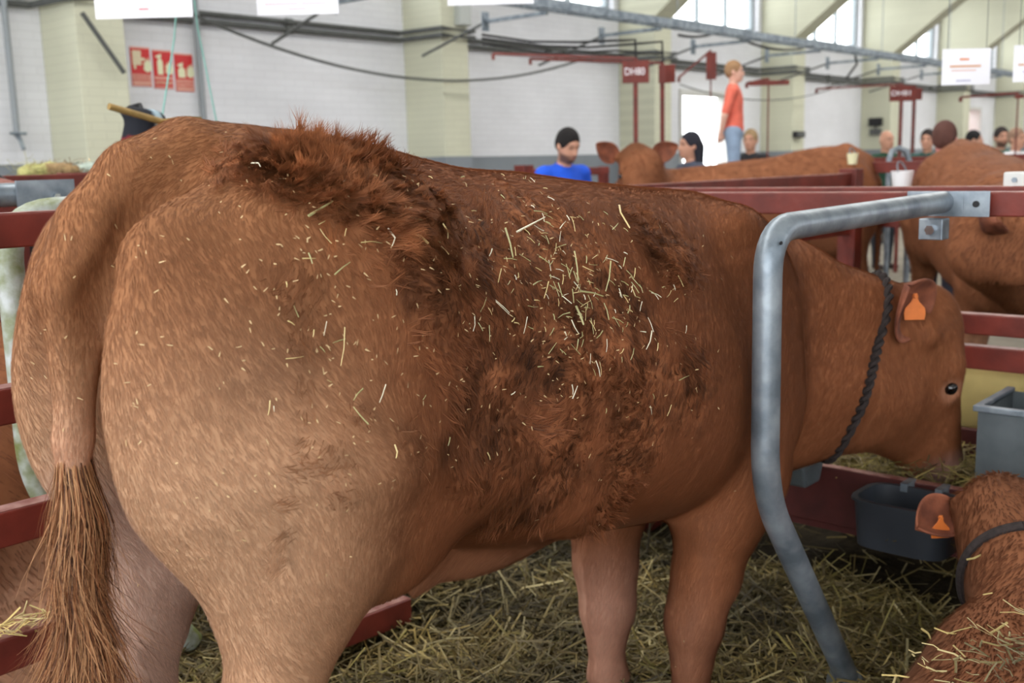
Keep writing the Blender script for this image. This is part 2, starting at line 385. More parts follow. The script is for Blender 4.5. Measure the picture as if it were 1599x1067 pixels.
def ear_mesh(name, base, L, N, m, parent, length=0.19, width=0.075, cup=0.055):
    """leaf-shaped cupped ear growing from base along L, opening towards N"""
    L = nz(np.asarray(L, float)); N = np.asarray(N, float); N = nz(N - L * (L @ N)); C = np.cross(L, N)
    nu, nv = 12, 9; V = []; F = []; cl = []
    for i in range(nu + 1):
        u = i / nu; w = width * (math.sin(math.pi * (0.07 + 0.93 * u) ** 0.8) ** 0.75 if u < 1 else 0.0) + 0.004
        for j in range(nv + 1):
            v = -1 + 2 * j / nv
            V.append(np.asarray(base) + L * (u * length) + C * (w * v) + N * (cup * (v * v - 1) * (1 - 0.55 * u) + 0.03 * u * u))
            cl.append(1)
    F = [(i * (nv + 1) + j, (i + 1) * (nv + 1) + j, (i + 1) * (nv + 1) + j + 1, i * (nv + 1) + j + 1) for i in range(nu) for j in range(nv)]
    o = np_mesh(name, np.array(V), np.array(F), m, parent)
    md = o.modifiers.new('thick', 'SOLIDIFY'); md.thickness = 0.009; md.offset = -1
    md = o.modifiers.new('sub', 'SUBSURF'); md.levels = 1; md.render_levels = 1
    return o
def ear_tag(base, down, N, parent, size=0.055, name='ear_tag'):
    """orange plastic flag: narrow neck with a stud, broad plate"""
    D = nz(np.asarray(down, float)); N = np.asarray(N, float); N = nz(N - D * (D @ N)); C = np.cross(D, N); s = size
    prof = [(-0.10, 0.0), (-0.13, 0.25), (-0.20, 0.42), (-0.50, 0.75), (-0.55, 1.0), (-0.5, 1.35), (0.5, 1.35), (0.55, 1.0), (0.50, 0.75), (0.20, 0.42), (0.13, 0.25), (0.10, 0.0)]
    mb = MB().prism([np.asarray(base) + C * u * s + D * v * s for u, v in prof], N * 0.003)
    mb.tube([np.asarray(base) + D * 0.15 * s - N * 0.006, np.asarray(base) + D * 0.15 * s + N * 0.009], 0.006, 10)
    return mb.build(name, mat('tag_orange', (206, 112, 50), 0.45, var=0.06, scale=60), parent, bevel=0.0008)
M_COAT = attr_mat('coat', 0.8, 0.12, noise=0.12, nscale=26)
M_FUR = attr_mat('fur', 0.62, 0.22)
_nt = M_FUR.node_tree; _b = _nt.nodes['Principled BSDF']; _tr = _nt.nodes.new('ShaderNodeBsdfTranslucent'); _mx = _nt.nodes.new('ShaderNodeMixShader'); _mx.inputs[0].default_value = 0.35
_at = [n for n in _nt.nodes if n.type == 'ATTRIBUTE'][0]; _nt.links.new(_at.outputs['Color'], _tr.inputs['Color']); _nt.links.new(_b.outputs[0], _mx.inputs[1]); _nt.links.new(_tr.outputs[0], _mx.inputs[2])
_nt.links.new(_mx.outputs[0], [n for n in _nt.nodes if n.type == 'OUTPUT_MATERIAL'][0].inputs[0])
M_EAR = mat('ear_skin', (150, 88, 62), 0.75, var2=(104, 58, 42), scale=14, bump=0.2, bscale=150)
M_EYE = mat('eye_dark', (14, 9, 8), 0.08, spec=0.6)
def coat_colours(P, dark=1.0, seed=3, reddish=1.0):
    """natural light-brown beef coat: paler inside the legs, round the muzzle and on the belly"""
    x, y, z = P.T
    base = S(150, 92, 56); pale = S(190, 144, 112)
    n = noise(P, 3.0, seed)[:, None]
    c = base * (0.8 + 0.4 * n)
    w = (sstep(0.62, 0.3, z) * 0.7)[:, None]; c = c * (1 - w) + pale * w
    c = c * 0.9 + (c @ np.array([0.3, 0.55, 0.15]))[:, None] * 0.1
    return c * dark
def make_cow(name, label, loc, rz, P_head, a, b, neck, group=None, vox=0.016, scale=1.0, lying=False, squash=False, dark=1.0, seed=5, fur=30000, furlen=0.03, tagged=True, ears=None, ear_at=(0.01, -0.085)):
    root = empty(name, loc, rz, label, 'cow', group); root.scale = (scale,) * 3
    B = Body((-0.5, -1.0, 0.0), (2.9, 1.0, 1.75), vox)
    dz = -0.50 if lying else 0.0
    st = [(r[0], r[1] + dz, r[2] + dz * (1.1 if lying else 1), r[3] * (1.1 if lying else 1), r[4], r[5]) for r in TRUNK]
    if squash: st = [(r[0], r[1] * 0.46, 0.03, r[3] * 1.2, 2.3, 0.1) for r in TRUNK]
    B.trunk(st)
    if squash:
        for y in (-1, 1):
            B.el((0.10, y * 0.24, 0.26), (0.33, 0.16, 0.22), 0.08); B.el((1.36, y * 0.2, 0.32), (0.2, 0.12, 0.24), 0.08)
            B.rc((0.3, y * 0.36, 0.15), (0.62, y * 0.42, 0.10), 0.12, 0.06, 0.06); B.rc((1.35, y * 0.26, 0.18), (1.72, y * 0.26, 0.10), 0.10, 0.06, 0.05); B.rc((1.72, y * 0.26, 0.09), (1.5, y * 0.29, 0.05), 0.055, 0.045, 0.03)
    elif lying:
        for y in (-1, 1):
            B.el((0.10, y * 0.22, 0.36), (0.33, 0.16, 0.30), 0.08)
            B.rc((0.3, y * 0.36, 0.2), (0.62, y * 0.40, 0.10), 0.13, 0.06, 0.06); B.rc((0.62, y * 0.40, 0.09), (0.3, y * 0.46, 0.06), 0.055, 0.045, 0.03)
            B.el((1.36, y * 0.19, 0.48), (0.2, 0.12, 0.33), 0.08); B.rc((1.35, y * 0.24, 0.22), (1.72, y * 0.24, 0.10), 0.11, 0.06, 0.05)
            B.rc((1.72, y * 0.24, 0.09), (1.5, y * 0.27, 0.05), 0.055, 0.045, 0.03)
    else:
        for y in (-1, 1):
            leg_solids(B, True, y, (0.0, 0.03 * y)); leg_solids(B, False, y, (0.0, -0.03 * y))
        B.el((0.42, 0, 0.70), (0.16, 0.11, 0.10), 0.06)
    for p0, p1, r0, r1 in neck: B.rc(p0, p1, r0, r1, 0.09)
    if not squash: B.chain([(0.02, 0, 1.46 + dz, 0.05), (-0.12, 0, 1.38 + dz, 0.045), (-0.2, 0.0, 1.22 + dz, 0.032), (-0.22, 0.01, max(0.1, 0.95 + dz), 0.024), (-0.21, 0.02, max(0.08, 0.6 + dz), 0.02)], 0.03)
    q, ax, bx, cx = head_solids(B, P_head, a, b)
    V, F = B.mesh(); V = lap(V, F, 2); N = vnormals(V, F)
    C = coat_colours(V, dark, seed); L = np.linalg.norm(V - q(0.46, -0.06), axis=1)
    w = sstep(0.13, 0.05, L)[:, None]; C = C * (1 - w) + S(196, 150, 134) * w
    pw = sstep(0.16, 0.06, np.linalg.norm(V - q(0.0, -0.03), axis=1))[:, None]; C = C * (1 - 0.4 * pw)
    body = np_mesh('body', V, F, M_COAT, root, col=C)
    if fur:
        P, M = scatter(V, F, N, fur, np.random.default_rng(seed)); D = np.tile([-0.6, 0, -0.8], (len(P), 1)); D = D + (np.stack([noise(P, 5, seed + i) for i in range(3)], 1) - 0.5) * 1.6
        base = coat_colours(P, dark, seed) * (0.75 + 0.5 * np.random.default_rng(seed).random((len(P), 1)))
        l2 = np.linalg.norm(P - q(0.46, -0.06), axis=1) > 0.14
        VV, FF, CC = strands(P[l2], M[l2], D[l2], furlen * (0.6 + 0.8 * RNG.random(l2.sum())), np.full(l2.sum(), 0.003), 0.15 + 0.3 * noise(P[l2], 8, seed), base[l2])
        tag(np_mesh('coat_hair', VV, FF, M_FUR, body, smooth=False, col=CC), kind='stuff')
    E = ears or [(-1, -cx * 1 - ax * 0.1 + bx * 0.0, bx), (1, cx - ax * 0.1, bx)]
    for t, Ld, Nd in E:
        eb = q(ear_at[0], ear_at[1], t * 0.125); e = ear_mesh('ear', eb, Ld, Nd, M_EAR, root)
        if tagged and t == tagged: ear_tag(eb + nz(np.asarray(Ld)) * 0.085 + nz(np.asarray(Nd)) * 0.018, (0, 0, -1), Nd, e)
    for t in (-1, 1):
        mb = MB(); mb.lathe([(0.001, -0.02), (0.012, -0.017), (0.019, -0.008), (0.021, 0), (0.019, 0.008), (0.012, 0.017), (0.001, 0.02)], q(0.185, -0.036, t * 0.108), 14)
        mb.build('eye', M_EYE, root, smooth=True)
    return root, B, q, (ax, bx, cx)
# ------------------------------------------------------------------ the brown cow in front, standing in its stall
OX, OY = 0.90, 1.45
cow = empty('beef_cow', (OX, OY, 0), 0, 'large light-brown cow with matted, straw-strewn coat standing behind grey pipe', 'cow')
loc_ = lambda p: np.asarray(p, float) - np.array([OX, OY, 0])
B = Body((-0.42, -0.75, 0.0), (2.62, 0.55, 1.62), 0.011)
B.trunk(TRUNK)
leg_solids(B, True, -1, (0, 0)); leg_solids(B, True, 1, (0.0, 0.04))
leg_solids(B, False, -1, (0, 0))
B.el((1.36, 0.18, 0.99), (0.19, 0.115, 0.31), 0.09); B.el((1.40, 0.18, 0.80), (0.15, 0.105, 0.20), 0.08)
B.chain([(1.30, 0.17, 0.70, 0.13), (1.25, 0.14, 0.52, 0.10), (1.22, 0.12, 0.38, 0.078), (1.215, 0.11, 0.29, 0.064), (1.21, 0.11, 0.25, 0.060), (1.20, 0.105, 0.18, 0.042), (1.195, 0.10, 0.10, 0.040), (1.20, 0.10, 0.07, 0.046), (1.215, 0.10, 0.04, 0.044)], 0.04)
B.el((0.20, -0.20, 1.28), (0.15, 0.06, 0.09), 0.08); B.el((0.20, 0.20, 1.28), (0.15, 0.06, 0.09), 0.08)      # hook bones
B.el((-0.11, -0.11, 1.30), (0.07, 0.06, 0.08), 0.06); B.el((-0.11, 0.11, 1.30), (0.07, 0.06, 0.08), 0.06)      # pin bones
B.el((0.62, 0, 0.66), (0.20, 0.10, 0.07), 0.06); B.rc((0.42, -0.02, 0.68), (0.42, -0.02, 0.63), 0.05, 0.025, 0.05)          # belly and navel
B.rc((0.34, -0.27, 0.93), (0.62, -0.27, 0.78), 0.05, 0.04, 0.10)                                               # flank fold
B.el((1.30, -0.24, 0.66), (0.13, 0.09, 0.10), 0.06)
for t_, w_ in ((-1, 1.0), (1, 0.7)):        # full buttocks closing in behind the tail
    B.el((-0.055, t_ * 0.135, 1.10), (0.178, 0.085 * (0.8 + .2 * w_), 0.25), 0.06); B.rc((-0.06, t_ * 0.145, 0.98), (-0.005, t_ * 0.165, 0.80), 0.125 * w_, 0.085, 0.06)
# neck bending to the animal's right, deep at the throat
HP = np.array([2.265, -0.355, 0.965]); ha = np.array([0.30, -0.02, -1.0]); hb = np.array([0.66, -0.75, 0.0])
B.rc((1.40, 0.0, 1.06), (1.80, -0.06, 1.01), 0.21, 0.165, 0.12); B.rc((1.80, -0.06, 1.01), (2.22, -0.30, 0.90), 0.165, 0.115, 0.08)
B.rc((1.52, 0.0, 0.84), (1.85, -0.07, 0.80), 0.22, 0.175, 0.10); B.rc((1.85, -0.07, 0.80), (2.12, -0.23, 0.74), 0.175, 0.14, 0.08)
B.rc((1.60, 0.0, 0.64), (2.02, -0.16, 0.63), 0.13, 0.075, 0.09)
hq, ax_, bx_, cx_ = head_solids(B, HP, ha, hb, 1.10)
jw = loc_(at(1345, 652, 3.16)); B.rc(jw, hq(0.40, -0.12), 0.085, 0.055, 0.07); B.el(loc_(at(1395, 610, 3.20)), (0.11, 0.10, 0.14), 0.07)
# tail: thick root arching off the rump, then hanging between the buttocks
CREASE = [(0.04, -0.088, 1.475, 0.008), (-0.05, -0.088, 1.425, 0.020), (-0.125, -0.084, 1.36, 0.028), (-0.185, -0.076, 1.26, 0.030), (-0.22, -0.066, 1.14, 0.026), (-0.23, -0.06, 1.02, 0.02)]
TAIL = [(0.12, 0, 1.445, 0.045), (0.0, -0.005, 1.447, 0.055), (-0.09, -0.01, 1.412, 0.056), (-0.162, -0.012, 1.345, 0.053), (-0.21, -0.012, 1.265, 0.046), (-0.205, -0.005, 1.16, 0.034), (-0.215, 0.0, 1.05, 0.028), (-0.222, 0.005, 0.94, 0.024), (-0.228, 0.01, 0.80, 0.021), (-0.228, 0.015, 0.68, 0.018)]
B.chain(TAIL, 0.014)
for p_, q_ in zip(CREASE[:-1], CREASE[1:]): B.rc(p_[:3], q_[:3], p_[3] * 1.1, q_[3] * 1.1, 0.02, sub=True); B.rc([p_[0], 0.08, p_[2] - 0.015], [q_[0], 0.075, q_[2] - 0.015], p_[3] * .8, q_[3] * .8, 0.03, sub=True)
V, F = B.mesh(); V = lap(V, F, 3); N = vnormals(V, F)
# matted winter coat: zones on the flank as (world x, z) spots
BVH0 = BVHTree.FromPolygons([tuple(p + np.array([OX, OY, 0])) for p in V], [tuple(f) for f in F])
def hide_point(x, y):
    r = nz(ray(x, y)); hit = BVH0.ray_cast(Vector(CAM), Vector(r)); return loc_(hit[0]) if hit[0] is not None else loc_(onY(x, y, 1.13))
_spot_cache = {}
def spots(L, P):
    w = np.zeros(len(P))
    for x, y, r in L:
        if (x, y) not in _spot_cache: _spot_cache[(x, y)] = hide_point(x, y)
        c = _spot_cache[(x, y)]; R = r * (0.4 + np.linalg.norm(c + np.array([OX, OY, 0]) - CAM) * 0.85) / 1650
        w = np.maximum(w, np.exp(-((P - c) ** 2).sum(1) / R ** 2 * 1.1))
    return w
MATTED = [(400, 240, 40), (440, 235, 50), (500, 240, 60), (560, 250, 65), (610, 265, 60), (650, 290, 60), (470, 460, 55), (480, 520, 50), (478, 600, 26), (486, 640, 26), (480, 690, 24), (468, 740, 22), (455, 790, 22), (448, 840, 24), (440, 885, 24), (520, 720, 46), (560, 640, 48), (540, 780, 36), (610, 420, 90), (690, 420, 100), (690, 520, 100), (760, 400, 100), (760, 600, 110), (830, 480, 120), (860, 360, 110), (900, 560, 110), (960, 460, 110), (1000, 560, 100), (1040, 380, 90), (1000, 680, 90), (880, 700, 90), (760, 700, 90), (650, 690, 70), (820, 800, 70), (960, 780, 70), (1080, 600, 80)]
DARK = [(750, 640, 60), (760, 600, 45), (770, 500, 55), (700, 450, 50), (620, 400, 40), (640, 440, 40), (480, 500, 30), (820, 560, 45), (900, 480, 45), (990, 480, 40), (1020, 400, 35), (870, 590, 40), (700, 700, 28), (1040, 620, 30), (960, 640, 35)]
def main_colours(P, Nn=None):
    x, y, z = P.T; left_zone = sstep(0.36, 0.22, x)[:, None]
    n1 = noise(P, 4.0, 3)[:, None]; n2 = noise(P, 14.0, 9)[:, None]
    c = S(146, 89, 54) * (0.78 + 0.44 * n1)
    rump = (sstep(0.28, -0.12, x))[:, None]; c = c * (1 - rump) + S(158, 106, 68) * (0.9 + 0.2 * n1) * rump
    thg_shade = spots([(350, 470, 110), (410, 560, 100), (300, 410, 80), (420, 430, 80)], P)[:, None] * 0.6; c = c * (1 - thg_shade) + S(124, 80, 52) * thg_shade  # mid-thigh shading painted into the coat as a darker brown
    low = (sstep(0.20, -0.15, x) * sstep(1.30, 0.95, z))[:, None]; c = c * (1 - low * .8) + S(192, 152, 118) * low * .8
    inner = (sstep(0.16, 0.09, np.abs(y)) * sstep(1.05, 0.85, z) * sstep(0.4, 0.2, x))[:, None]; c = c * (1 - inner) + S(206, 170, 150) * inner
    far_in = (sstep(0.02, 0.10, y) * sstep(1.0, 0.85, z) * sstep(0.4, 0.1, x) * sstep(0.25, 0.18, y))[:, None]; c = c * (1 - far_in) + S(206, 170, 150) * far_in
    bel = (sstep(0.74, 0.62, z) * sstep(1.15, 0.9, x))[:, None] * (x > 0.2)[:, None]; c = c * (1 - bel * .7) + S(172, 120, 86) * bel * .7
    fl = (sstep(0.50, 0.30, z) * sstep(0.9, 1.0, x))[:, None]; legc = np.where((y > 0)[:, None], S(196, 148, 124), S(158, 106, 78)); c = c * (1 - fl * .75) + legc * fl * .75
    top = (sstep(1.30, 1.40, z) * sstep(0.3, 0.5, x))[:, None]; c = c * (1 - top * .5) + S(160, 100, 62) * top * .5
    d = spots(DARK, P)[:, None] * sstep(0.30, 0.60, n2); c = c * (1 - 0.58 * d); crev_shade = (spots(MATTED, P) * sstep(0.10, 0.02, np.abs(noise(P, 11, 61, 2) - 0.5)))[:, None]; c = c * (1 - 0.45 * crev_shade * (1 - 0.6 * left_zone))  # matted zones also get dark lines painted as shade between the locks
    hd = np.linalg.norm(P - hq(0.47, -0.06), axis=1); w = sstep(0.13, 0.06, hd)[:, None]; c = c * (1 - w) + S(150, 120, 112) * w
    ey = np.minimum(np.linalg.norm(P - hq(0.185, -0.035, -0.1), axis=1), np.linalg.norm(P - hq(0.185, -0.035, 0.1), axis=1)); w = (sstep(0.05, 0.03, ey) * .35)[:, None]; c = c * (1 - w) + S(216, 160, 128) * w
    tl = (sstep(0.055, 0.03, np.abs(y)) * sstep(-0.12, -0.17, x) * sstep(1.15, 1.0, z))[:, None]; c = c * (1 - tl * .7) + S(206, 156, 126) * tl * .7
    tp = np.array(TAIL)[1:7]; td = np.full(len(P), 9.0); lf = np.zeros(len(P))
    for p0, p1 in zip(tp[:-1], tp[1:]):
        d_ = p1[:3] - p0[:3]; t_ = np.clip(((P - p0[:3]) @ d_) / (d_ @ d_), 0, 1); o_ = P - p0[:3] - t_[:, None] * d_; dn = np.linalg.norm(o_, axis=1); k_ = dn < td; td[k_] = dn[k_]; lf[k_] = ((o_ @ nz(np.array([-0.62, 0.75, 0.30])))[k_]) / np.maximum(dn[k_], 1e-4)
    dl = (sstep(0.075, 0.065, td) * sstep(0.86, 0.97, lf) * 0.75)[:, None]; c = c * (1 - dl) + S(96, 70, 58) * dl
    c = c * 0.95 + (c @ np.array([0.3, 0.55, 0.15]))[:, None] * 0.05
    hoof = (z < 0.075)[:, None]; c = np.where(hoof, S(70, 58, 48), c)
    return c
MW = spots(MATTED, V)
n40 = noise(V, 15, 5, 3); V = V + N * ((np.abs(n40 - 0.5) * 2 - 0.3) * 0.026 * MW * (1 - 0.6 * sstep(0.3, 0.15, V[:, 0])))[:, None]
N = vnormals(V, F)
# deepen: bare hide under the hair is a little darker
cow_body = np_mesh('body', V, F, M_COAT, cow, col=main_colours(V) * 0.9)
COW_BVH = BVHTree.FromPolygons([tuple(p + np.array([OX, OY, 0])) for p in V], [tuple(f) for f in F])
# --- hair
def main_hair():
    rng = np.random.default_rng(21)
    x, y, z = V.T
    keep = np.where((y < 0.12) | (x < 0.15) | (z > 1.12), 1.0, 0.15); keep = keep * np.where(z < 0.09, 0, 1) * np.where(x > 1.55, 0.6, 1)
    keep = keep * np.where(np.linalg.norm(V - hq(0.49, -0.05), axis=1) < 0.1, 0, 1)
    n = 400000
    P, M = scatter(V, F, N, n, rng, keep); x, y, z = P.T
    mw = spots(MATTED, P); mw = mw * (0.55 + 0.9 * noise(P, 9, 31)); mw = np.clip(mw, 0, 1) * (1 - 0.5 * sstep(0.26, 0.16, x) * sstep(1.32, 1.24, z))
    D = np.tile(np.array([-0.55, 0.0, -0.83]), (n, 1))
    rump = sstep(0.35, 0.0, x)[:, None]; D = D * (1 - rump) + np.array([0.45, 0, -0.9]) * rump
    toprump = (sstep(1.32, 1.42, z))[:, None]; D = D * (1 - toprump) + np.array([-0.95, -0.1, -0.2]) * toprump
    whorl = np.exp(-(((x - 0.14) / 0.13) ** 2 + ((z - 0.93) / 0.2) ** 2))[:, None]; D = D * (1 - whorl) + np.stack([np.sin(z * 26) * .5 - 0.1, 0 * z, -np.ones(n)], 1) * whorl
    hd = ((P - HP) @ ax_ > -0.08) & (np.linalg.norm(P - HP, axis=1) < 0.75) & (x > 1.95); D[hd] = ax_ - 0.2 * bx_
    tl = (np.abs(y) < 0.06) & (x < -0.1); D[tl] = [0, 0, -1.0]
    wob = (np.stack([noise(P, 7, 40 + i) for i in range(3)], 1) - 0.5)
    D = nz(D) + wob * (0.7 + 3.0 * mw[:, None])
    L = 0.010 + 0.007 * rng.random(n) + 0.011 * sstep(0.05, 0.4, x); W = 0.0008 + 0.0005 * rng.random(n); lift = 0.10 + 0.12 * rng.random(n)
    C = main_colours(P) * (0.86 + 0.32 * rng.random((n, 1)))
    # tufts: matted hairs lean together into locks
    seeds, sn = scatter(V, F, N, 9500, rng, spots(MATTED, V) + 1e-5)
    from mathutils.kdtree import KDTree
    kd = KDTree(len(seeds)); [kd.insert(p, i) for i, p in enumerate(seeds)]; kd.balance()
    ti = np.nonzero(mw > 0.25 + 0.5 * rng.random(n))[0]
    near = np.array([kd.find(p)[1] for p in P[ti]])
    sd = nz(np.array([-0.45, 0, -0.8]) + (np.stack([noise(seeds, 9, 90 + i, 2) for i in range(3)], 1) - 0.5) * 5.0 + rng.normal(0, 0.25, (len(seeds), 3))); sb = 0.42 + 0.74 * rng.random(len(seeds)) ** 0.8; lz = sstep(0.36, 0.2, seeds[:, 0]); sb = sb * (1 - lz * .7) + 1.0 * lz * .7; sl = 0.012 + 0.02 * rng.random(len(seeds)) ** 1.5
    scruff = np.exp(-(((seeds[:, 0] - 0.25) / 0.38) ** 2)) * sstep(1.30, 1.38, seeds[:, 2])
    sl = sl + 0.022 * scruff
    tip = seeds + sd * sl[:, None] * 1.1 + sn * (0.004 + 0.021 * rng.random((len(seeds), 1)) ** 2 + 0.014 * scruff[:, None])
    dv = tip[near] - P[ti]; Lt = np.linalg.norm(dv, axis=1); ok = Lt < 0.075
    ti, near, dv, Lt = ti[ok], near[ok], dv[ok], Lt[ok]
    D[ti] = dv; nn = (dv * M[ti]).sum(1) / Lt; lift[ti] = np.clip(nn * 1.1, 0.05, 0.9); L[ti] = np.maximum(Lt * 1.05, 0.014); C[ti] *= (sb[near] * (1 + 0.16 * sstep(0.3, 0.18, x[ti])))[:, None]; W[ti] *= 1.15
    VV, FF, CC = strands(P, M, D, L, W, lift, C, rng.normal(0, 0.12, n))
    # long scruffy locks over the loin
    SCR = [(395, 252, 36), (440, 246, 38), (490, 252, 40), (540, 262, 40), (590, 274, 40), (630, 288, 40), (460, 278, 42), (520, 296, 45), (580, 306, 45), (640, 316, 40), (690, 316, 36), (700, 366, 36), (620, 346, 36)]
    sw = spots(SCR, V); m2 = 52000; P2, M2 = scatter(V, F, N, m2, rng, sw ** 1.5 + 1e-6); s2, n2_ = scatter(V, F, N, 1500, rng, sw ** 1.5 + 1e-6)
    kd = KDTree(len(s2)); [kd.insert(p, i) for i, p in enumerate(s2)]; kd.balance(); nr = np.array([kd.find(p)[1] for p in P2])
    dd = nz(np.array([-0.25, -0.55, -0.75]) + (np.stack([noise(s2, 7, 190 + i, 2) for i in range(3)], 1) - 0.5) * 4.0 + rng.normal(0, 0.4, (len(s2), 3)))
    tp2 = s2 + dd * (0.022 + 0.03 * rng.random((len(s2), 1))) + n2_ * (0.004 + 0.013 * rng.random((len(s2), 1)) ** 1.5); tv = tp2[nr] - P2 + rng.normal(0, 0.004, P2.shape); lt = np.linalg.norm(tv, axis=1)
    g2 = lt < 0.085; P2, M2, tv, lt, nr = P2[g2], M2[g2], tv[g2], lt[g2], nr[g2]; k2 = len(P2); lf2 = np.clip((tv * M2).sum(1) / lt * 1.2, 0.08, 0.95)
    C2 = S(156, 100, 64) * (0.62 + 0.65 * rng.random(len(s2)))[nr][:, None] * (0.8 + 0.4 * rng.random((k2, 1)))
    v2, f2, c2 = strands(P2, M2, tv, lt * 1.05, 0.0008 + 0.0005 * rng.random(k2), lf2, C2, rng.normal(0, 0.15, k2))
    FF = np.concatenate([FF, f2 + len(VV)]); VV = np.concatenate([VV, v2]); CC = np.concatenate([CC, c2])
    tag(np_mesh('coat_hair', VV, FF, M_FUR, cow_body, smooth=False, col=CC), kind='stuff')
    # tail switch: long hairs falling from the lower tail
    n = 5200; t = rng.random(n) ** 0.8; zz = 1.03 - t * 0.40; ang = rng.random(n) * 2 * math.pi
    tp = np.array(TAIL); cx = np.interp(-zz, -tp[:, 2], tp[:, 0]); cy = np.interp(-zz, -tp[:, 2], tp[:, 1]); rr = np.interp(-zz, -tp[:, 2], tp[:, 3]) * 0.9
    Rn = np.stack([np.cos(ang), np.sin(ang), 0 * ang], 1); P = np.stack([cx, cy, zz], 1) + Rn * rr[:, None]
    segs = 7; Ls = 0.10 + 0.34 * rng.random(n) * (0.35 + t); spread = rng.normal(0, 1, (n, 2)) * (0.012 + 0.07 * t[:, None]); spread[:, 1] *= 1.1
    k = np.linspace(0, 1, segs)[None, :, None]; zend = P[:, 2] - Ls
    path = P[:, None, :] + np.stack([0 * Ls, 0 * Ls, -Ls], 1)[:, None, :] * k + np.concatenate([spread, np.zeros((n, 1))], 1)[:, None, :] * k ** 1.6 + Rn[:, None, :] * 0.012 * np.sin(k * 3)
    path[..., 0] += 0.012 * np.sin(path[..., 2] * 30 + ang[:, None]) * k[..., 0]
    path[..., 2] = np.maximum(path[..., 2], 0.35)
    side = np.stack([np.sin(ang), -np.cos(ang), 0 * ang], 1)[:, None, :] * 0.0009 * (1.1 - k)
    Vt = np.stack([path - side, path + side], 2).reshape(-1, 3)
    b = (np.arange(n) * segs * 2)[:, None, None] + (np.arange(segs - 1) * 2)[None, :, None]
    Ft = (b + np.array([0, 1, 3, 2])).reshape(-1, 4)
    g = rng.random((n, 1)); Ct = np.where(g < 0.25, S(92, 62, 46), np.where(g < 0.55, S(152, 102, 68), S(196, 148, 106))) * (0.8 + 0.4 * rng.random((n, 1)))
    tag(np_mesh('tail_switch', Vt, Ft, M_FUR, cow, smooth=False, col=np.repeat(Ct, segs * 2, 0)), 'long brown hair of the hanging tail', kind='stuff')
main_hair()
# --- eyes, ears, tag, neck rope
for t in (-1, 1):
    MB().lathe([(0.001, -0.022), (0.013, -0.018), (0.02, -0.008), (0.022, 0), (0.02, 0.008), (0.013, 0.018), (0.001, 0.022)], hq(0.185, -0.034, t * 0.101), 14).build('eye', M_EYE, cow, smooth=True)
Le = nz(-0.52 * RT + 0.62 * UP - 0.62 * FW); Ne = nz(-FW * 0.85 + RT * 0.40 - UP * 0.1)
eb = hide_point(1442, 512) + FW * 0.012
e = ear_mesh('ear', eb, Le, Ne, M_EAR, cow, 0.20, 0.10, 0.05)
ear_tag(eb + Le * 0.10 + Ne * 0.012 + UP * 0.035, (0.0, 0.0, -1), -FW, e, 0.055)
ear_mesh('ear', hq(0.02, -0.10, -0.12), nz(-cx_ * 0.9 - bx_ * 0.2 + np.array([0, 0, 0.15])), bx_, M_EAR, cow, 0.19, 0.08, 0.055)
# neck rope: loop round the throat behind the ears
def neck_rope():
    c = np.array([2.02, -0.19, 0.82]); u = nz(np.array([0.34, -0.10, 1.0])); nrm = nz(np.cross(u, np.array([0.75, 0.66, 0.0]))); w = np.cross(nrm, u)
    pts = []
    for i in range(73):
        an = 2 * math.pi * i / 72; d = u * math.cos(an) + w * math.sin(an); r = B.reach(c, d, 0.45) + 0.006; pts.append(c + d * r)
    pts = np.array(pts); 
    for _ in range(3): pts[1:-1] = (pts[:-2] + 2 * pts[1:-1] + pts[2:]) / 4
    T = nz(np.gradient(pts, axis=0)); O = nz(pts - c); S2 = np.cross(T, O)
    root = None; fine = np.linspace(0, 72, 433)
    for ph in (0, math.pi):
        P2 = np.stack([np.interp(fine, range(73), pts[:, i]) for i in range(3)], 1); O2 = np.stack([np.interp(fine, range(73), O[:, i]) for i in range(3)], 1); Q2 = np.stack([np.interp(fine, range(73), S2[:, i]) for i in range(3)], 1)
        an = fine * 1.9 + ph; path = P2 + (O2 * np.cos(an)[:, None] + Q2 * np.sin(an)[:, None]) * 0.008
        o = MB().tube(path, 0.008, 6).build('strand' if root else 'neck_rope', mat('rope_dark', (46, 38, 36), 0.9, var=0.3, scale=90), root or None, smooth=True, loc=None if root else None)
        if root is None: root = o; o.location = (OX, OY, 0); tag(o, 'dark twisted rope looped round the neck of the large brown cow', 'rope')
neck_rope()
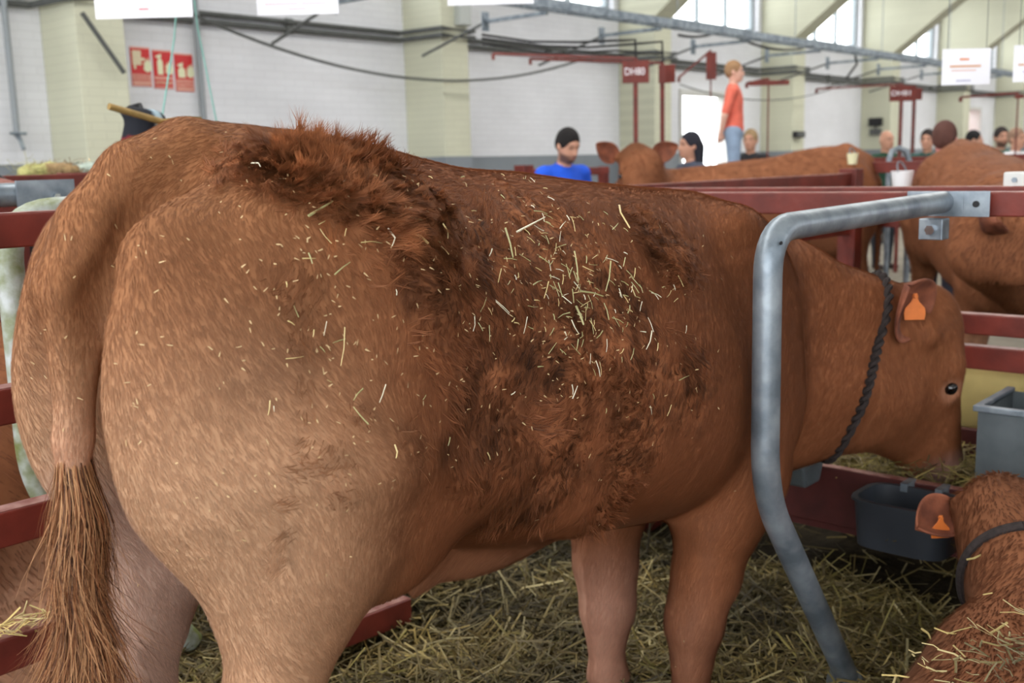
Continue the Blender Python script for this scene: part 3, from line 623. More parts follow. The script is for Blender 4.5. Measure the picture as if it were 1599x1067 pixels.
# ------------------------------------------------------------------ the hall
M_RED = mat('red_paint', (106, 40, 30), 0.5, var=0.28, scale=9, bump=0.12, bscale=40)
M_REDTOP = mat('red_paint_worn', (166, 124, 114), 0.45, var2=(124, 66, 56), scale=30)
M_GALV = mat('galvanised_steel', (156, 165, 172), 0.42, metal=0.55, var2=(108, 118, 127), scale=14, bump=0.08, bscale=70)
M_CON = mat('hall_concrete', (128, 120, 106), 0.95, var=0.2, scale=3, bump=0.2)
M_CREAM = mat('pilaster_cream', (202, 202, 180), 0.9, var=0.05, scale=2)
M_BLACK = mat('black_rubber', (26, 26, 28), 0.6, var=0.2, scale=12)
M_DGREY = mat('conduit_grey', (84, 86, 84), 0.6, var=0.15, scale=8)
M_PAPER = mat('paper_white', (238, 238, 244), 0.8, var=0.02, scale=4)
def brick_mat(name, rgb):
    m = mat(name, rgb, 0.92); nt = m.node_tree; b = nt.nodes['Principled BSDF']; L = nt.links.new
    tc = nt.nodes.new('ShaderNodeTexCoord'); mp = nt.nodes.new('ShaderNodeMapping'); mp.inputs['Rotation'].default_value = (math.radians(90), 0, 0); L(tc.outputs['Object'], mp.inputs['Vector'])
    br = nt.nodes.new('ShaderNodeTexBrick'); br.inputs['Scale'].default_value = 1.0; br.inputs['Brick Width'].default_value = 0.26; br.inputs['Row Height'].default_value = 0.075; br.inputs['Mortar Size'].default_value = 0.006; br.inputs['Mortar Smooth'].default_value = 0.5
    c = lin(*rgb); br.inputs['Color1'].default_value = c; br.inputs['Color2'].default_value = tuple(x * 0.97 for x in c[:3]) + (1,); br.inputs['Mortar'].default_value = tuple(x * 0.90 for x in c[:3]) + (1,)
    L(mp.outputs[0], br.inputs['Vector'])
    n = nt.nodes.new('ShaderNodeTexNoise'); n.inputs['Scale'].default_value = 0.9; n.inputs['Detail'].default_value = 7; L(tc.outputs['Object'], n.inputs['Vector'])
    r = nt.nodes.new('ShaderNodeMapRange'); r.inputs[1].default_value = 0.3; r.inputs[2].default_value = 0.7; r.inputs[3].default_value = 0.9; r.inputs[4].default_value = 1.05; L(n.outputs['Fac'], r.inputs[0])
    v = nt.nodes.new('ShaderNodeVectorMath'); v.operation = 'SCALE'; L(br.outputs['Color'], v.inputs[0]); L(r.outputs[0], v.inputs['Scale']); L(v.outputs[0], b.inputs['Base Color'])
    bp = nt.nodes.new('ShaderNodeBump'); bp.inputs['Strength'].default_value = 0.35; bp.inputs['Distance'].default_value = 0.01; bp.invert = True; L(br.outputs['Fac'], bp.inputs['Height']); L(bp.outputs[0], b.inputs['Normal'])
    return m
M_WALL = brick_mat('white_painted_brick', (224, 225, 229)); M_CREAMB = brick_mat('cream_painted_brick', (200, 200, 178))
M_DADO = mat('dado_grey', (128, 134, 140), 0.85, var=0.06, scale=2)
def struct(o): o['kind'] = 'structure'; return o
YW, YP, SILL, WTOP, PW, BAY, PX0 = 9.65, 9.0, 3.65, 5.3, 0.45, 4.45, 5.07
NB0, NB1 = -3, 8; XW0 = -9.0
XE = [PX0 + BAY * i for i in range(NB0, NB1 + 1)]       # right edge of each pilaster
X_END = XE[-1] + 4
struct(MB().box((-22, -13, -0.12), (X_END + 12, YW + 8, 0)).build('floor', M_CON))
struct(MB().box((XW0, -13, 6.95), (X_END, YW + 0.3, 7.1)).build('ceiling', mat('roof_sheet', (206, 208, 206), 0.9)))
DOORS = [(15.25, 16.95, 2.52), (28.3, 30.1, 2.55)]
wall = MB()
def wall_run(x0, x1, z0, z1): wall.box((x0, YW, z0), (x1, YW + 0.28, z1))
xs = sorted([XW0] + [d for D in DOORS for d in D[:2]] + [X_END])
for a, b in zip(xs[:-1], xs[1:]):
    dr = [D for D in DOORS if abs(D[0] - a) < 1e-6]
    wall_run(a, b, dr[0][2] if dr else 0, SILL)
wall_run(XW0, X_END, WTOP, 6.95)
for i, x in enumerate(XE): wall_run(x - PW - 0.12, x + 0.12, SILL, WTOP)
struct(wall.build('wall_back', M_WALL))
struct(MB().box((XW0, -13.25, 0), (X_END, -13, SILL)).box((XW0, -13.25, WTOP), (X_END, -13, 6.95)).build('wall_front_added', mat('added_wall_grey', (150, 148, 140), 0.9)))  # unseen front wall, added and greyed to cut the light from that side
struct(MB().box((X_END, -13, 0), (X_END + 0.25, YW + 0.28, 6.95)).build('wall_end', M_WALL))
# grey dado along the foot of the wall, broken by the doorways
dd = MB()
for a, b in zip([XW0] + [D[1] for D in DOORS], [D[0] for D in DOORS] + [X_END]): dd.box((a, YW - 0.012, 0), (b, YW, 1.53))
struct(dd.build('baseboard_back', M_DADO))
# pilasters with haunches that lean out towards the hall
for i, x in enumerate(XE):
    pts = [(x - PW, YW, 0), (x - PW, YP, 0), (x - PW, YP, 3.50), (x - PW, YP - 2.4, 5.25), (x - PW, YP - 4.2, 6.4), (x - PW, YP - 4.2, 6.95), (x - PW, YW, 6.95)]
    p = struct(MB().prism(pts, (PW, 0, 0)).build('trim_%d' % (i + 1), M_CREAMB, bevel=0.01))
    d = MB().box((x - PW - 0.012, YP - 0.012, 0), (x + 0.012, YW, 1.53)).build('dado', M_DADO, p)
# windows: frame, mullions and single panes
M_GLASS = bpy.data.materials.new('window_glass'); M_GLASS.use_nodes = True
_nt = M_GLASS.node_tree; _nt.nodes.clear(); _o = _nt.nodes.new('ShaderNodeOutputMaterial'); _m = _nt.nodes.new('ShaderNodeMixShader'); _m.inputs[0].default_value = 0.06
_t = _nt.nodes.new('ShaderNodeBsdfTransparent'); _g = _nt.nodes.new('ShaderNodeBsdfGlossy'); _g.inputs['Roughness'].default_value = 0.05
_nt.links.new(_t.outputs[0], _m.inputs[1]); _nt.links.new(_g.outputs[0], _m.inputs[2]); _nt.links.new(_m.outputs[0], _o.inputs[0])
M_FRAME = mat('window_frame', (150, 160, 164), 0.5)
for i in range(len(XE) - 1):
    a, b = XE[i] + 0.12, XE[i + 1] - PW - 0.12; w = empty('window_%d' % (i + 1), (a, YW + 0.14, SILL)); struct(w); W = b - a; H = WTOP - SILL; nm = 4; op = (XE[i] > 18 and XE[i] < 23)
    f = MB(); f.box((0, -0.04, 0), (W, 0.04, 0.06)).box((0, -0.04, H - 0.06), (W, 0.04, H)).box((0, -0.04, 0.06), (0.06, 0.04, H - 0.06)).box((W - 0.06, -0.04, 0.06), (W, 0.04, H - 0.06)); f.build('window_frame', M_FRAME, w)
    for k in range(1, nm): MB().box((W * k / nm - 0.03, -0.035, 0.06), (W * k / nm + 0.03, 0.035, H - 0.06)).build('mullion', M_FRAME, w)
    for k in range(nm):
        pane = MB().box((W * k / nm + 0.03, -0.004, 0.06), (W * (k + 1) / nm - 0.03, 0.004, H - 0.06)).build('pane', M_GLASS, w)
        if op and k == 1:      # a tilted sash standing open into the hall
            pane.location = (0, 0, 0); pane.rotation_euler = (math.radians(14), 0, 0)
for k, D in enumerate(DOORS):
    d = MB().box((D[0] - 0.05, YW - 0.03, 0), (D[0] + 0.03, YW + 0.3, D[2] - 0.03)).box((D[1] - 0.03, YW - 0.03, 0), (D[1] + 0.05, YW + 0.3, D[2] - 0.03)).box((D[0] - 0.05, YW - 0.03, D[2] - 0.03), (D[1] + 0.05, YW + 0.3, D[2] + 0.05))
    struct(d.build('door_%d' % (k + 1), mat('door_jamb', (200, 200, 196), 0.7)))
rd = empty('door_3', (29.35, YW + 0.3, 0)); struct(rd)
MB().box((-0.02, 0, 0.02), (0.02, 0.8, 2.45)).build('door_leaf', mat('door_red', (196, 52, 56), 0.5, var=0.1), rd)
MB().tube([(-0.05, 0.7, 1.0), (-0.09, 0.7, 1.0), (-0.09, 0.58, 1.0)], 0.012, 8).build('handle', M_GALV, rd)

# ------------------------------------------------------------------ pipes, wires and signs on the wall
def tube_thing(name, label, cat, pts, r, m, n=8, group=None):
    pts = [np.asarray(p, float) for p in pts]; return tag(MB().tube(pts, r, n).build(name, m, smooth=True, loc=tuple(pts[0])), label, cat, group)
for z, lab, r in ((3.0, 'upper of two dark conduits running along the white wall', 0.027), (2.92, 'lower of two dark conduits running along the white wall', 0.03)):
    pts = []
    for x in XE: pts += [(x - PW - 0.1, YW - 0.05, z), (x - PW - 0.05, YP - 0.05, z), (x + 0.05, YP - 0.05, z), (x + 0.1, YW - 0.05, z)]
    o = tube_thing('conduit', lab, 'pipe', pts, r, M_DGREY)
    for x in XE[3:8]:
        MB().tube([(x - BAY / 2 - o.location[0], YW - 0.05 - o.location[1], 0), (x - BAY / 2 + 0.09 - o.location[0], YW - 0.05 - o.location[1], 0)], r + 0.012, 10).build('coupling', M_DGREY, o, smooth=True)
# galvanised cable tray hung along the hall, with arms reaching to the wall
tr = empty('cable_tray', (0, 7.0, 2.98), 0, 'long galvanised cable tray hanging along the wall below the windows', 'cable tray')
for s in (-1, 1): MB().box((-8, s * 0.09 - 0.008, -0.035), (34, s * 0.09 + 0.008, 0.045)).build('side_rail', M_GALV, tr)
for k in range(84): MB().box((-8 + k * 0.5, -0.082, -0.03), (-7.96 + k * 0.5, 0.082, -0.015)).build('rung', M_GALV, tr)
for k in range(9):
    x = 6.6 + k * 2.1; MB().box((x - 0.02, 0.1, -0.06), (x + 0.02, 0.95, -0.02)).build('arm', M_GALV, tr)
    MB().box((x - 0.05, 0.95, -0.14), (x + 0.05, 0.97, 0.06)).build('flange', M_GALV, tr)
    MB().tube([(x, 0.9, -0.03), (x + 0.1, 2.05, -0.3)], 0.016, 6).build('stay', M_DGREY, tr, smooth=True)
for k in range(14): MB().tube([(-7 + k * 3, 0, 0.05), (-7 + k * 3, 0, 3.95)], 0.006, 6).build('hanger_rod', M_GALV, tr)
def sag(a, b, drop, n=24): 
    a, b = np.asarray(a, float), np.asarray(b, float); return [a + (b - a) * t - np.array([0, 0, drop * 4 * t * (1 - t)]) for t in np.linspace(0, 1, n)]
tube_thing('cable', 'thin grey cable sagging across the white wall in a long curve', 'cable', sag(onY(300, 22, 9.2), onY(905, 94, 8.6), 0.42), 0.016, M_DGREY, 6)
tube_thing('cable', 'black cable looping under the cable tray by the open window', 'cable', [*sag(onY(1060, 55, 7.2), onY(1130, 46, 7.2), 0.05, 8), *sag(onY(1130, 46, 7.2), onY(1250, 76, 7.2), 0.1, 10)[1:], *sag(onY(1250, 76, 7.2), onY(1335, 85, 7.2), -0.12, 10)[1:], onY(1338, 100, 7.2), onY(1322, 122, 7.2)], 0.018, M_BLACK, 6)
tube_thing('cable', 'thin pale cable sagging across the cream pilaster behind the child', 'cable', sag(onY(1062, 132, 8.8), onY(1330, 125, 8.8), 0.3), 0.010, M_DGREY, 6)
tube_thing('wall_pipe', 'grey vertical pipe on the white wall right of the red signs', 'pipe', [onY(302, -20, 9.58), onY(317, 175, 9.58), (onY(317, 175, 9.58)[0], 9.58, 0.0)], 0.032, mat('pipe_grey', (140, 146, 150), 0.5))
dp = tube_thing('drain_pipe', 'grey drain pipe with a tap at the far left of the wall', 'pipe', [(4.27, 9.55, 3.4), (4.27, 9.55, 1.78)], 0.03, mat('pipe_grey', (140, 146, 150), 0.5))
MB().tube([(0, 0, -1.62), (0, -0.06, -1.66), (0, -0.1, -1.74)], 0.02, 8).build('spout', M_GALV, dp, smooth=True)
MB().tube([(-0.07, -0.03, -1.6), (0.07, -0.03, -1.6)], 0.014, 8).build('tap_handle', M_GALV, dp, smooth=True)
tube_thing('iron_rod', 'thin dark rod leaning against the leftmost cream pilaster', 'rod', [onY(128, 20, 8.9), onY(194, 114, 8.9)], 0.022, M_DGREY, 8)
M_STRING = mat('green_twine', (130, 182, 172), 0.8)
tube_thing('twine', 'left of two thin green strings hanging above the cow rump', 'string', [onY(279, -30, 4.6), onY(272, 60, 4.6), onY(252, 190, 4.6), onY(250, 235, 4.6)], 0.0042, M_STRING, 5)
tube_thing('twine', 'right of two thin green strings hanging above the cow rump', 'string', [onY(300, -30, 4.6), onY(308, 40, 4.6), onY(322, 110, 4.6), onY(345, 225, 4.6)], 0.0042, M_STRING, 5)

def text(name, s, size, m, parent, loc, rot=(0, 0, 0), ext=0.0015, align='CENTER', width=None):
    cu = bpy.data.curves.new(name, 'FONT'); cu.body = s; cu.size = size; cu.extrude = ext; cu.align_x = align; cu.align_y = 'CENTER'
    o = bpy.data.objects.new(name, cu); link(o); bpy.context.view_layer.update()
    me = bpy.data.meshes.new_from_object(o.evaluated_get(bpy.context.evaluated_depsgraph_get())); bpy.data.objects.remove(o); me.materials.clear(); me.materials.append(m)
    if width:
        xs_ = [v.co.x for v in me.vertices]; k = width / (max(xs_) - min(xs_))
        for v in me.vertices: v.co.x *= k
    o = bpy.data.objects.new(name, me); link(o, parent); o.location = loc; o.rotation_euler = rot; return o
# three fire-safety signs
M_SRED = mat('sign_red', (200, 40, 40), 0.35); M_SPALE = mat('sign_glow_white', (226, 226, 190), 0.5); M_SPINK = mat('sign_pink_band', (216, 160, 142), 0.5)
def flame(parent, x, z, s):
    pr = [(0, 0), (0.35, 0.15), (0.42, 0.5), (0.3, 0.8), (0.38, 1.1), (0.2, 0.95), (0.12, 1.35), (-0.05, 0.95), (-0.18, 1.2), (-0.22, 0.8), (-0.4, 0.95), (-0.34, 0.55), (-0.42, 0.25), (-0.2, 0.05)]
    MB().prism([(x + a * s, -0.013, z + b * s) for a, b in pr], (0, 0.002, 0)).build('flame_pictogram', M_SPALE, parent)
def fire_sign(i, x, z, label):
    w, h = 0.205, 0.37; r = empty('fire_sign', (x, YW, z), 0, label, 'sign', 'red fire-safety signs on the white wall')
    MB().box((-w / 2, -0.008, 0), (w / 2, 0, h)).build('plate', M_SRED, r); MB().box((-w / 2 + 0.006, -0.0095, 0.006), (w / 2 - 0.006, -0.008, 0.115)).build('text_band', M_SPINK, r)
    MB().box((-w / 2, -0.0095, h - 0.014), (w / 2, -0.008, h)).build('edge', M_SPINK, r)
    flame(r, 0.068, 0.135, 0.105)
    if i == 0:
        MB().box((-0.085, -0.012, 0.2), (0.005, -0.01, 0.335)).build('hose_reel_pictogram', M_SPALE, r)
        for k in range(4): MB().box((-0.074 + k * 0.02, -0.0135, 0.205), (-0.069 + k * 0.02, -0.012, 0.33)).build('reel_line', M_SPINK, r)
        MB().box((0.005, -0.012, 0.245), (0.045, -0.01, 0.268)).build('nozzle_pictogram', M_SPALE, r); MB().box((-0.075, -0.012, 0.16), (-0.055, -0.01, 0.2)).build('hose_pictogram', M_SPALE, r)
        text('lettering', 'BOCA DE\nINCENDIO', 0.034, M_SRED, r, (0, -0.0105, 0.075), (math.pi / 2, 0, 0), width=0.17)
    else:
        bw = 0.03 if i == 1 else 0.04; zt = 0.285 if i == 1 else 0.235; cx = -0.03
        MB().prism([(cx - bw, -0.012, 0.135), (cx + bw, -0.012, 0.135), (cx + bw, -0.012, zt - 0.03), (cx + bw * 0.45, -0.012, zt), (cx - bw * 0.45, -0.012, zt), (cx - bw, -0.012, zt - 0.03)], (0, 0.002, 0)).build('extinguisher_pictogram', M_SPALE, r)
        MB().prism([(cx - 0.012, -0.012, zt + 0.004), (cx + 0.012, -0.012, zt + 0.004), (cx + 0.02, -0.012, zt + 0.05), (cx - 0.045, -0.012, zt + 0.025), (cx - 0.04, -0.012, zt + 0.012)], (0, 0.002, 0)).build('valve_pictogram', M_SPALE, r)
        if i == 1:
            MB().box((-0.095, -0.0105, 0.02), (0.095, -0.0094, 0.088)).build('caption_panel', M_SRED, r)
            text('lettering', 'EXTINTOR', 0.04, M_SPALE, r, (0, -0.0115, 0.055), (math.pi / 2, 0, 0), width=0.175)
        else: text('lettering', 'EXTINTOR\nDE CARRO', 0.034, M_SRED, r, (0, -0.0105, 0.065), (math.pi / 2, 0, 0), width=0.17)
fire_sign(0, 5.575, 2.26, 'leftmost red fire sign on the wall, with a hose reel pictogram')
fire_sign(1, 5.81, 2.245, 'middle red fire sign, with a slim extinguisher pictogram')
fire_sign(2, 6.045, 2.225, 'rightmost red fire sign, with a fat extinguisher pictogram')
# boxes on the pilasters
eb_ = empty('junction_box', (PX0 + BAY - 0.13, YP, 3.05), 0, 'pale grey electrical box high on the second cream pilaster', 'electrical box')
MB().box((-0.10, -0.1, 0), (0.10, 0, 0.26)).build('casing', mat('box_grey', (176, 180, 176), 0.5), eb_, bevel=0.008); MB().box((-0.09, -0.108, 0.01), (0.09, -0.1, 0.25)).build('cover', mat('box_grey', (176, 180, 176), 0.5), eb_, bevel=0.004)
MB().tube([(0, -0.05, 0.26), (0, -0.05, 0.8)], 0.015, 8).build('conduit', M_DGREY, eb_, smooth=True)
d5 = empty('socket_box', (PX0 + BAY * 4 - PW, YP + 0.3, 1.86), 0, 'small dark socket box on the cream pilaster right of the child', 'electrical box')
MB().box((-0.10, -0.14, 0.16), (0, 0.14, 0.33)).build('upper_socket', M_BLACK, d5, bevel=0.01); MB().box((-0.09, -0.12, -0.03), (0, 0.12, 0.1)).build('lower_socket', M_DGREY, d5, bevel=0.01); MB().tube([(-0.05, 0, 0.1), (-0.05, 0, 0.16)], 0.02, 8).build('coupling', M_DGREY, d5)
d4 = empty('lamp_box', (PX0 + BAY * 3 - 0.3, YP, 1.76), 0, 'dark flat box on the yellow pilaster beside the child', 'electrical box')
MB().box((-0.17, -0.09, 0), (0.17, 0, 0.11)).build('casing', M_BLACK, d4, bevel=0.01); MB().box((-0.15, -0.1, 0.02), (0.15, -0.09, 0.09)).build('cover', M_DGREY, d4)

# ------------------------------------------------------------------ pen numbers on red gantries
def gantry(px, py, d, label, word, arm_px, arm_py, arm_d, ps=0.018, plate=(0.19, 0.155), face=None):
    p = at(px, py, d); r = empty('number_post', (p[0], p[1], 0), HEAD - math.pi / 2, label, 'sign post', 'red pen number posts'); z = p[2]
    MB().box((-ps, -ps, 0), (ps, ps, z + 0.02)).build('post', M_RED, r)
    MB().box((-plate[0] / 2, -0.034, z - plate[1]), (plate[0] / 2, -0.019, z)).build('plate', M_RED, r, bevel=0.002)
    if word: text('lettering', word, plate[1] * 0.46, mat('letter_white', (236, 232, 236), 0.5), r, (-0.01, -0.036, z - plate[1] * 0.5), (math.pi / 2, 0, 0), width=plate[0] * 0.74)
    q = at(arm_px, arm_py, arm_d); c, s = math.cos(-(HEAD - math.pi / 2)), math.sin(-(HEAD - math.pi / 2)); dx, dy = q[0] - p[0], q[1] - p[1]
    e = np.array([c * dx - s * dy, s * dx + c * dy, q[2]])
    MB().bar((0, 0, z + 0.02), e, 0.022, 0.022).build('arm', M_RED, r); MB().bar(e, e - [0, 0, 0.05], 0.028, 0.028, (0, 1, 0)).build('arm_tip', M_RED, r)
    return r
gantry(992, 95, 8.9, 'red post with a white-lettered plate and a long arm, left of the pair', 'DH80', 770, 84, 9.1, plate=(0.225, 0.185))
g2 = gantry(1034, 102, 9.3, 'red post with two blank angled plates, right of the pair', '', 828, 92, 9.3, plate=(0.07, 0.155))
MB().prism([(0.02, -0.03, at(1034, 102, 9.3)[2] - 0.155), (0.10, -0.08, at(1034, 102, 9.3)[2] - 0.155), (0.10, -0.08, at(1034, 102, 9.3)[2]), (0.02, -0.03, at(1034, 102, 9.3)[2])], (0.004, 0.006, 0)).build('side_plate', M_RED, g2)
gantry(1408, 134, 12.5, 'red post carrying a white-lettered plate, right of the child', 'DH81', 1275, 139, 12.7, plate=(0.30, 0.18))
gantry(1428, 138, 12.9, 'red post with a plain dark red plate, far right', '', 1400, 134, 12.8, plate=(0.17, 0.14))
gantry(1110, 82, 11.5, 'distant red post with two small plates left of the child head', '', 1060, 121, 11.5, plate=(0.11, 0.29), ps=0.007)
gantry(1200, 126, 11.0, 'red post and short bar right of the child face', '', 1166, 130, 11.0, plate=(0.42, 0.05), ps=0.007)
gantry(1590, 148, 11.5, 'red bar gantry at the right edge above the far people', '', 1500, 152, 11.5, plate=(0.10, 0.04), ps=0.007)
tube_thing('hose', 'upper black hose strung to the left red post', 'hose', [at(752, 54, 9.1), at(830, 65, 9.1), at(900, 66, 9.0), at(970, 63, 8.9), at(992, 62, 8.9), at(993, 90, 8.9)], 0.012, M_BLACK, 6)
tube_thing('hose', 'lower black hose strung to the right red post', 'hose', [at(752, 60, 9.3), at(850, 72, 9.3), at(920, 74, 9.3), at(1000, 68, 9.3), at(1034, 65, 9.3), at(1035, 100, 9.3)], 0.012, M_BLACK, 6)
tube_thing('hose', 'lowest black hose, running level to the right red post', 'hose', [at(752, 68, 9.55), at(860, 84, 9.55), at(960, 79, 9.55), at(1036, 84, 9.5)], 0.010, M_BLACK, 6)
# white paper notices hanging from wires
def notice(x0, x1, y0, y1, d, label, lines):
    a = at(x0, y0, d); b = at(x1, y0, d); c = at(x0, y1, d); w = float(np.linalg.norm(b - a)); h = float(np.linalg.norm(c - a)); o = (a + b) / 2
    r = empty('paper_notice', tuple(o), HEAD - math.pi / 2, label, 'notice', 'white paper notices hanging on wires')
    MB().box((-w / 2, -0.001, -h), (w / 2, 0.001, 0)).build('sheet', M_PAPER, r)
    for (u0, u1, v, t, rgb) in lines: MB().box((-w / 2 + w * u0, -0.0022, -h * v - h * t), (-w / 2 + w * u1, -0.001, -h * v)).build('printed_line', mat('ink_%d_%d_%d' % rgb, rgb, 0.7), r)
    for s in (-0.4, 0.4): MB().tube([(w * s, 0, 0), (w * s, 0, 6.95 - o[2])], 0.0015, 5).build('wire', M_DGREY, r)
ORG, GRY, PNK = (226, 150, 110), (190, 190, 210), (222, 190, 196)
notice(142, 295, -60, 25, 4.6, 'leftmost white paper notice, near the top left corner', [(0.45, 0.55, 0.83, 0.025, (190, 70, 80)), (0.57, 0.75, 0.84, 0.02, PNK)])
notice(397, 525, -60, 20, 5.0, 'second white paper notice from the left at the top edge', [(0.1, 0.5, 0.78, 0.02, PNK), (0.55, 0.85, 0.78, 0.02, PNK), (0.38, 0.6, 0.88, 0.02, PNK)])
notice(696, 832, -80, 4, 5.4, 'white paper notice at the top edge above the second pilaster', [(0.1, 0.8, 0.5, 0.02, PNK)])
notice(1472, 1548, 76, 131, 5.2, 'white paper notice with orange lines hanging above the right-hand cow', [(0.36, 0.55, 0.26, 0.06, ORG), (0.16, 0.8, 0.45, 0.07, (216, 176, 150)), (0.2, 0.7, 0.58, 0.04, (226, 196, 186)), (0.3, 0.6, 0.86, 0.05, GRY)])
notice(1584, 1660, 70, 126, 5.0, 'white paper notice cut by the right edge of the picture', [(0.1, 0.8, 0.5, 0.06, (216, 176, 150)), (0.2, 0.7, 0.7, 0.04, GRY)])
# ------------------------------------------------------------------ stalls: red rails, grey pipes
def rail_set(name, label, loc, bars, posts=(), cat='fence', group=None):
    """bars: list of (p, q, w, h) relative to loc; posts: (x, y, z0, z1, size)"""
    r = empty(name, loc, 0, label, cat, group)
    for p, q, w, h in bars:
        p, q = np.array(p, float), np.array(q, float)
        b = MB().bar(p, q, w, h).build('rail', M_RED, r, bevel=0.004)
        up = np.array([0, 0, h / 2 + 0.0008]); MB().bar(p + up, q + up, w * 0.86, 0.0016).build('worn_top', M_REDTOP, b)
    for x, y, z0, z1, s in posts: MB().box((x - s / 2, y - s / 2, z0), (x + s / 2, y + s / 2, z1)).build('post', M_RED, r, bevel=0.004)
    return r
XR = 3.05; ZR = 1.31
rail_set('head_rail', 'thick red head rail the grey stall pipe is bolted to', (XR + 0.03, 0, 0), [((0, -1.6, ZR - 0.033), (0, 2.62, ZR - 0.033), 0.06, 0.066)], [(0, 2.65, 0, ZR, 0.07), (0, -1.65, 0, ZR, 0.07)])
rail_set('feed_barrier', 'red barrier rails on the far side of the feed trough', (XR + 0.52, 0, 0), [((0, -1.6, ZR - 0.03), (0, 2.6, ZR - 0.03), 0.06, 0.06), ((0, -1.6, 0.865), (0, 2.2, 0.865), 0.05, 0.066), ((0, -1.6, 0.755), (0, 2.2, 0.755), 0.05, 0.075)], [(0.0, 2.64, 0, ZR, 0.07), (0, -1.64, 0, ZR, 0.07)])
rail_set('pen_rail', 'red pen rails running away behind the cow shoulder', (0, 2.74, 0), [((3.70, 0, 1.275), (6.2, 0, 1.275), 0.05, 0.075), ((3.70, 0, 0.98), (6.2, 0, 0.98), 0.05, 0.07), ((3.70, 0, 0.6), (6.2, 0, 0.6), 0.05, 0.07)], [(6.25, 0, 0, 1.34, 0.11), (5.0, 0, 0, 1.24, 0.07)])
rail_set('pen_rail', 'red cross rail far behind, right of the background cow rump', (7.35, 0, 0), [((0, -2.0, 1.33), (0, 3.2, 1.33), 0.05, 0.075), ((0, -2.0, 0.95), (0, 3.2, 0.95), 0.05, 0.07)], [(0, 3.2, 0, 1.37, 0.08), (0, 1.0, 0, 1.29, 0.07), (0, -2.05, 0, 1.37, 0.08)])
rail_set('pen_rail', 'distant red rail crossing behind the man in blue', (7.6, 0, 0), [((0, 5.6, 1.33), (0.9, 8.6, 1.33), 0.05, 0.05), ((0, 5.6, 0.9), (0.9, 8.6, 0.9), 0.05, 0.05)], [(0.9, 8.6, 0, 1.38, 0.09), (0, 5.6, 0, 1.38, 0.07)])
pA = at(818, 258, 8.9); rail_set('pen_rail', 'short red post left of the man in blue', (pA[0], pA[1], 0), [((0, 0, pA[2] - 0.06), (0.55, -0.48, pA[2] - 0.06), 0.05, 0.05)], [(0, 0, 0, pA[2], 0.12)])
rail_set('pen_rail', 'distant red rail below the men in green', (10.5, 0, 0), [((0, 0.5, 1.36), (0, 4.6, 1.36), 0.05, 0.06)], [(0, 0.5, 0, 1.4, 0.07), (0, 4.6, 0, 1.4, 0.07)])
# left stall side: four red rails parallel to the cow
rail_set('stall_rails', 'four stacked red rails left of the large cow tail', (0, 2.1, 0), [((-1.2, 0, 1.318), (1.48, 0, 1.318), 0.05, 0.066), ((-1.2, 0, 0.978), (1.48, 0, 0.978), 0.05, 0.072), ((-1.2, 0, 0.735), (1.48, 0, 0.735), 0.05, 0.072), ((-1.2, 0, 0.478), (1.48, 0, 0.478), 0.05, 0.072)], [(1.5, 0, 0, 1.35, 0.07), (-1.2, 0, 0, 1.35, 0.07)])
rail_set('kerb_beam', 'low dark red beam in the straw under the cow belly', (0, 2.22, 0), [((1.5, 0, 0.16), (1.98, 0.0, 0.14), 0.10, 0.07)])
o = MB().box((-0.05, -0.03, 0), (0.05, 0.03, 1.26)).build('stall_post', mat('timber_orange', (196, 122, 66), 0.7, var=0.1, scale=14), bevel=0.004); o.location = (1.12, 2.24, 0); tag(o, 'orange-brown wooden post behind the left red rails', 'post')
o = MB().box((-0.035, -0.035, 0), (0.035, 0.035, 1.285)).build('stall_post', M_RED, bevel=0.004); o.location = (1.16, 2.16, 0); tag(o, 'short red post below the top left rail beside the cow rump', 'post')
# the grey pipe divider in front of the cow
YD = 1.055
pd = empty('stall_pipe', (2.005, YD, 0), 0, 'bent grey galvanised stall pipe standing in front of the cow shoulder', 'pipe')
path = fillet([(1.01, 0, 1.285), (0.0, 0, 1.272), (0.0, 0, 0.70), (0.46, 0, 0.09)], [0.10, 0.11], 9)
MB().tube(path, 0.0302, 24).build('tube', M_GALV, pd, smooth=True)
MB().box((1.01, -0.055, 1.245), (1.014, 0.10, 1.315)).build('plate', M_GALV, pd, bevel=0.001)
MB().box((1.01, -0.125, 1.245), (1.014, -0.055, 1.315)).build('plate', M_GALV, pd, bevel=0.001)
MB().tube([(1.005, -0.09, 1.28), (1.0098, -0.09, 1.28)], 0.009, 12).build('bolt_hole', M_BLACK, pd)
MB().box((0.93, -0.03, 1.185), (0.985, 0.035, 1.243)).build('clamp', M_GALV, pd, bevel=0.003)
MB().tube([(0.915, 0, 1.213), (0.93, 0, 1.213)], 0.014, 6).build('bolt', mat('bolt_bright', (214, 218, 222), 0.2, metal=1.0), pd)
MB().tube([(-0.0005, -0.0305, 1.245), (0.0, -0.0285, 1.245)], 0.004, 8).build('drill_hole', M_BLACK, pd)
MB().tube([(0.44, 0, 0.09), (0.475, 0, 0.05)], 0.046, 16).build('foot_collar', M_DGREY, pd, smooth=True)
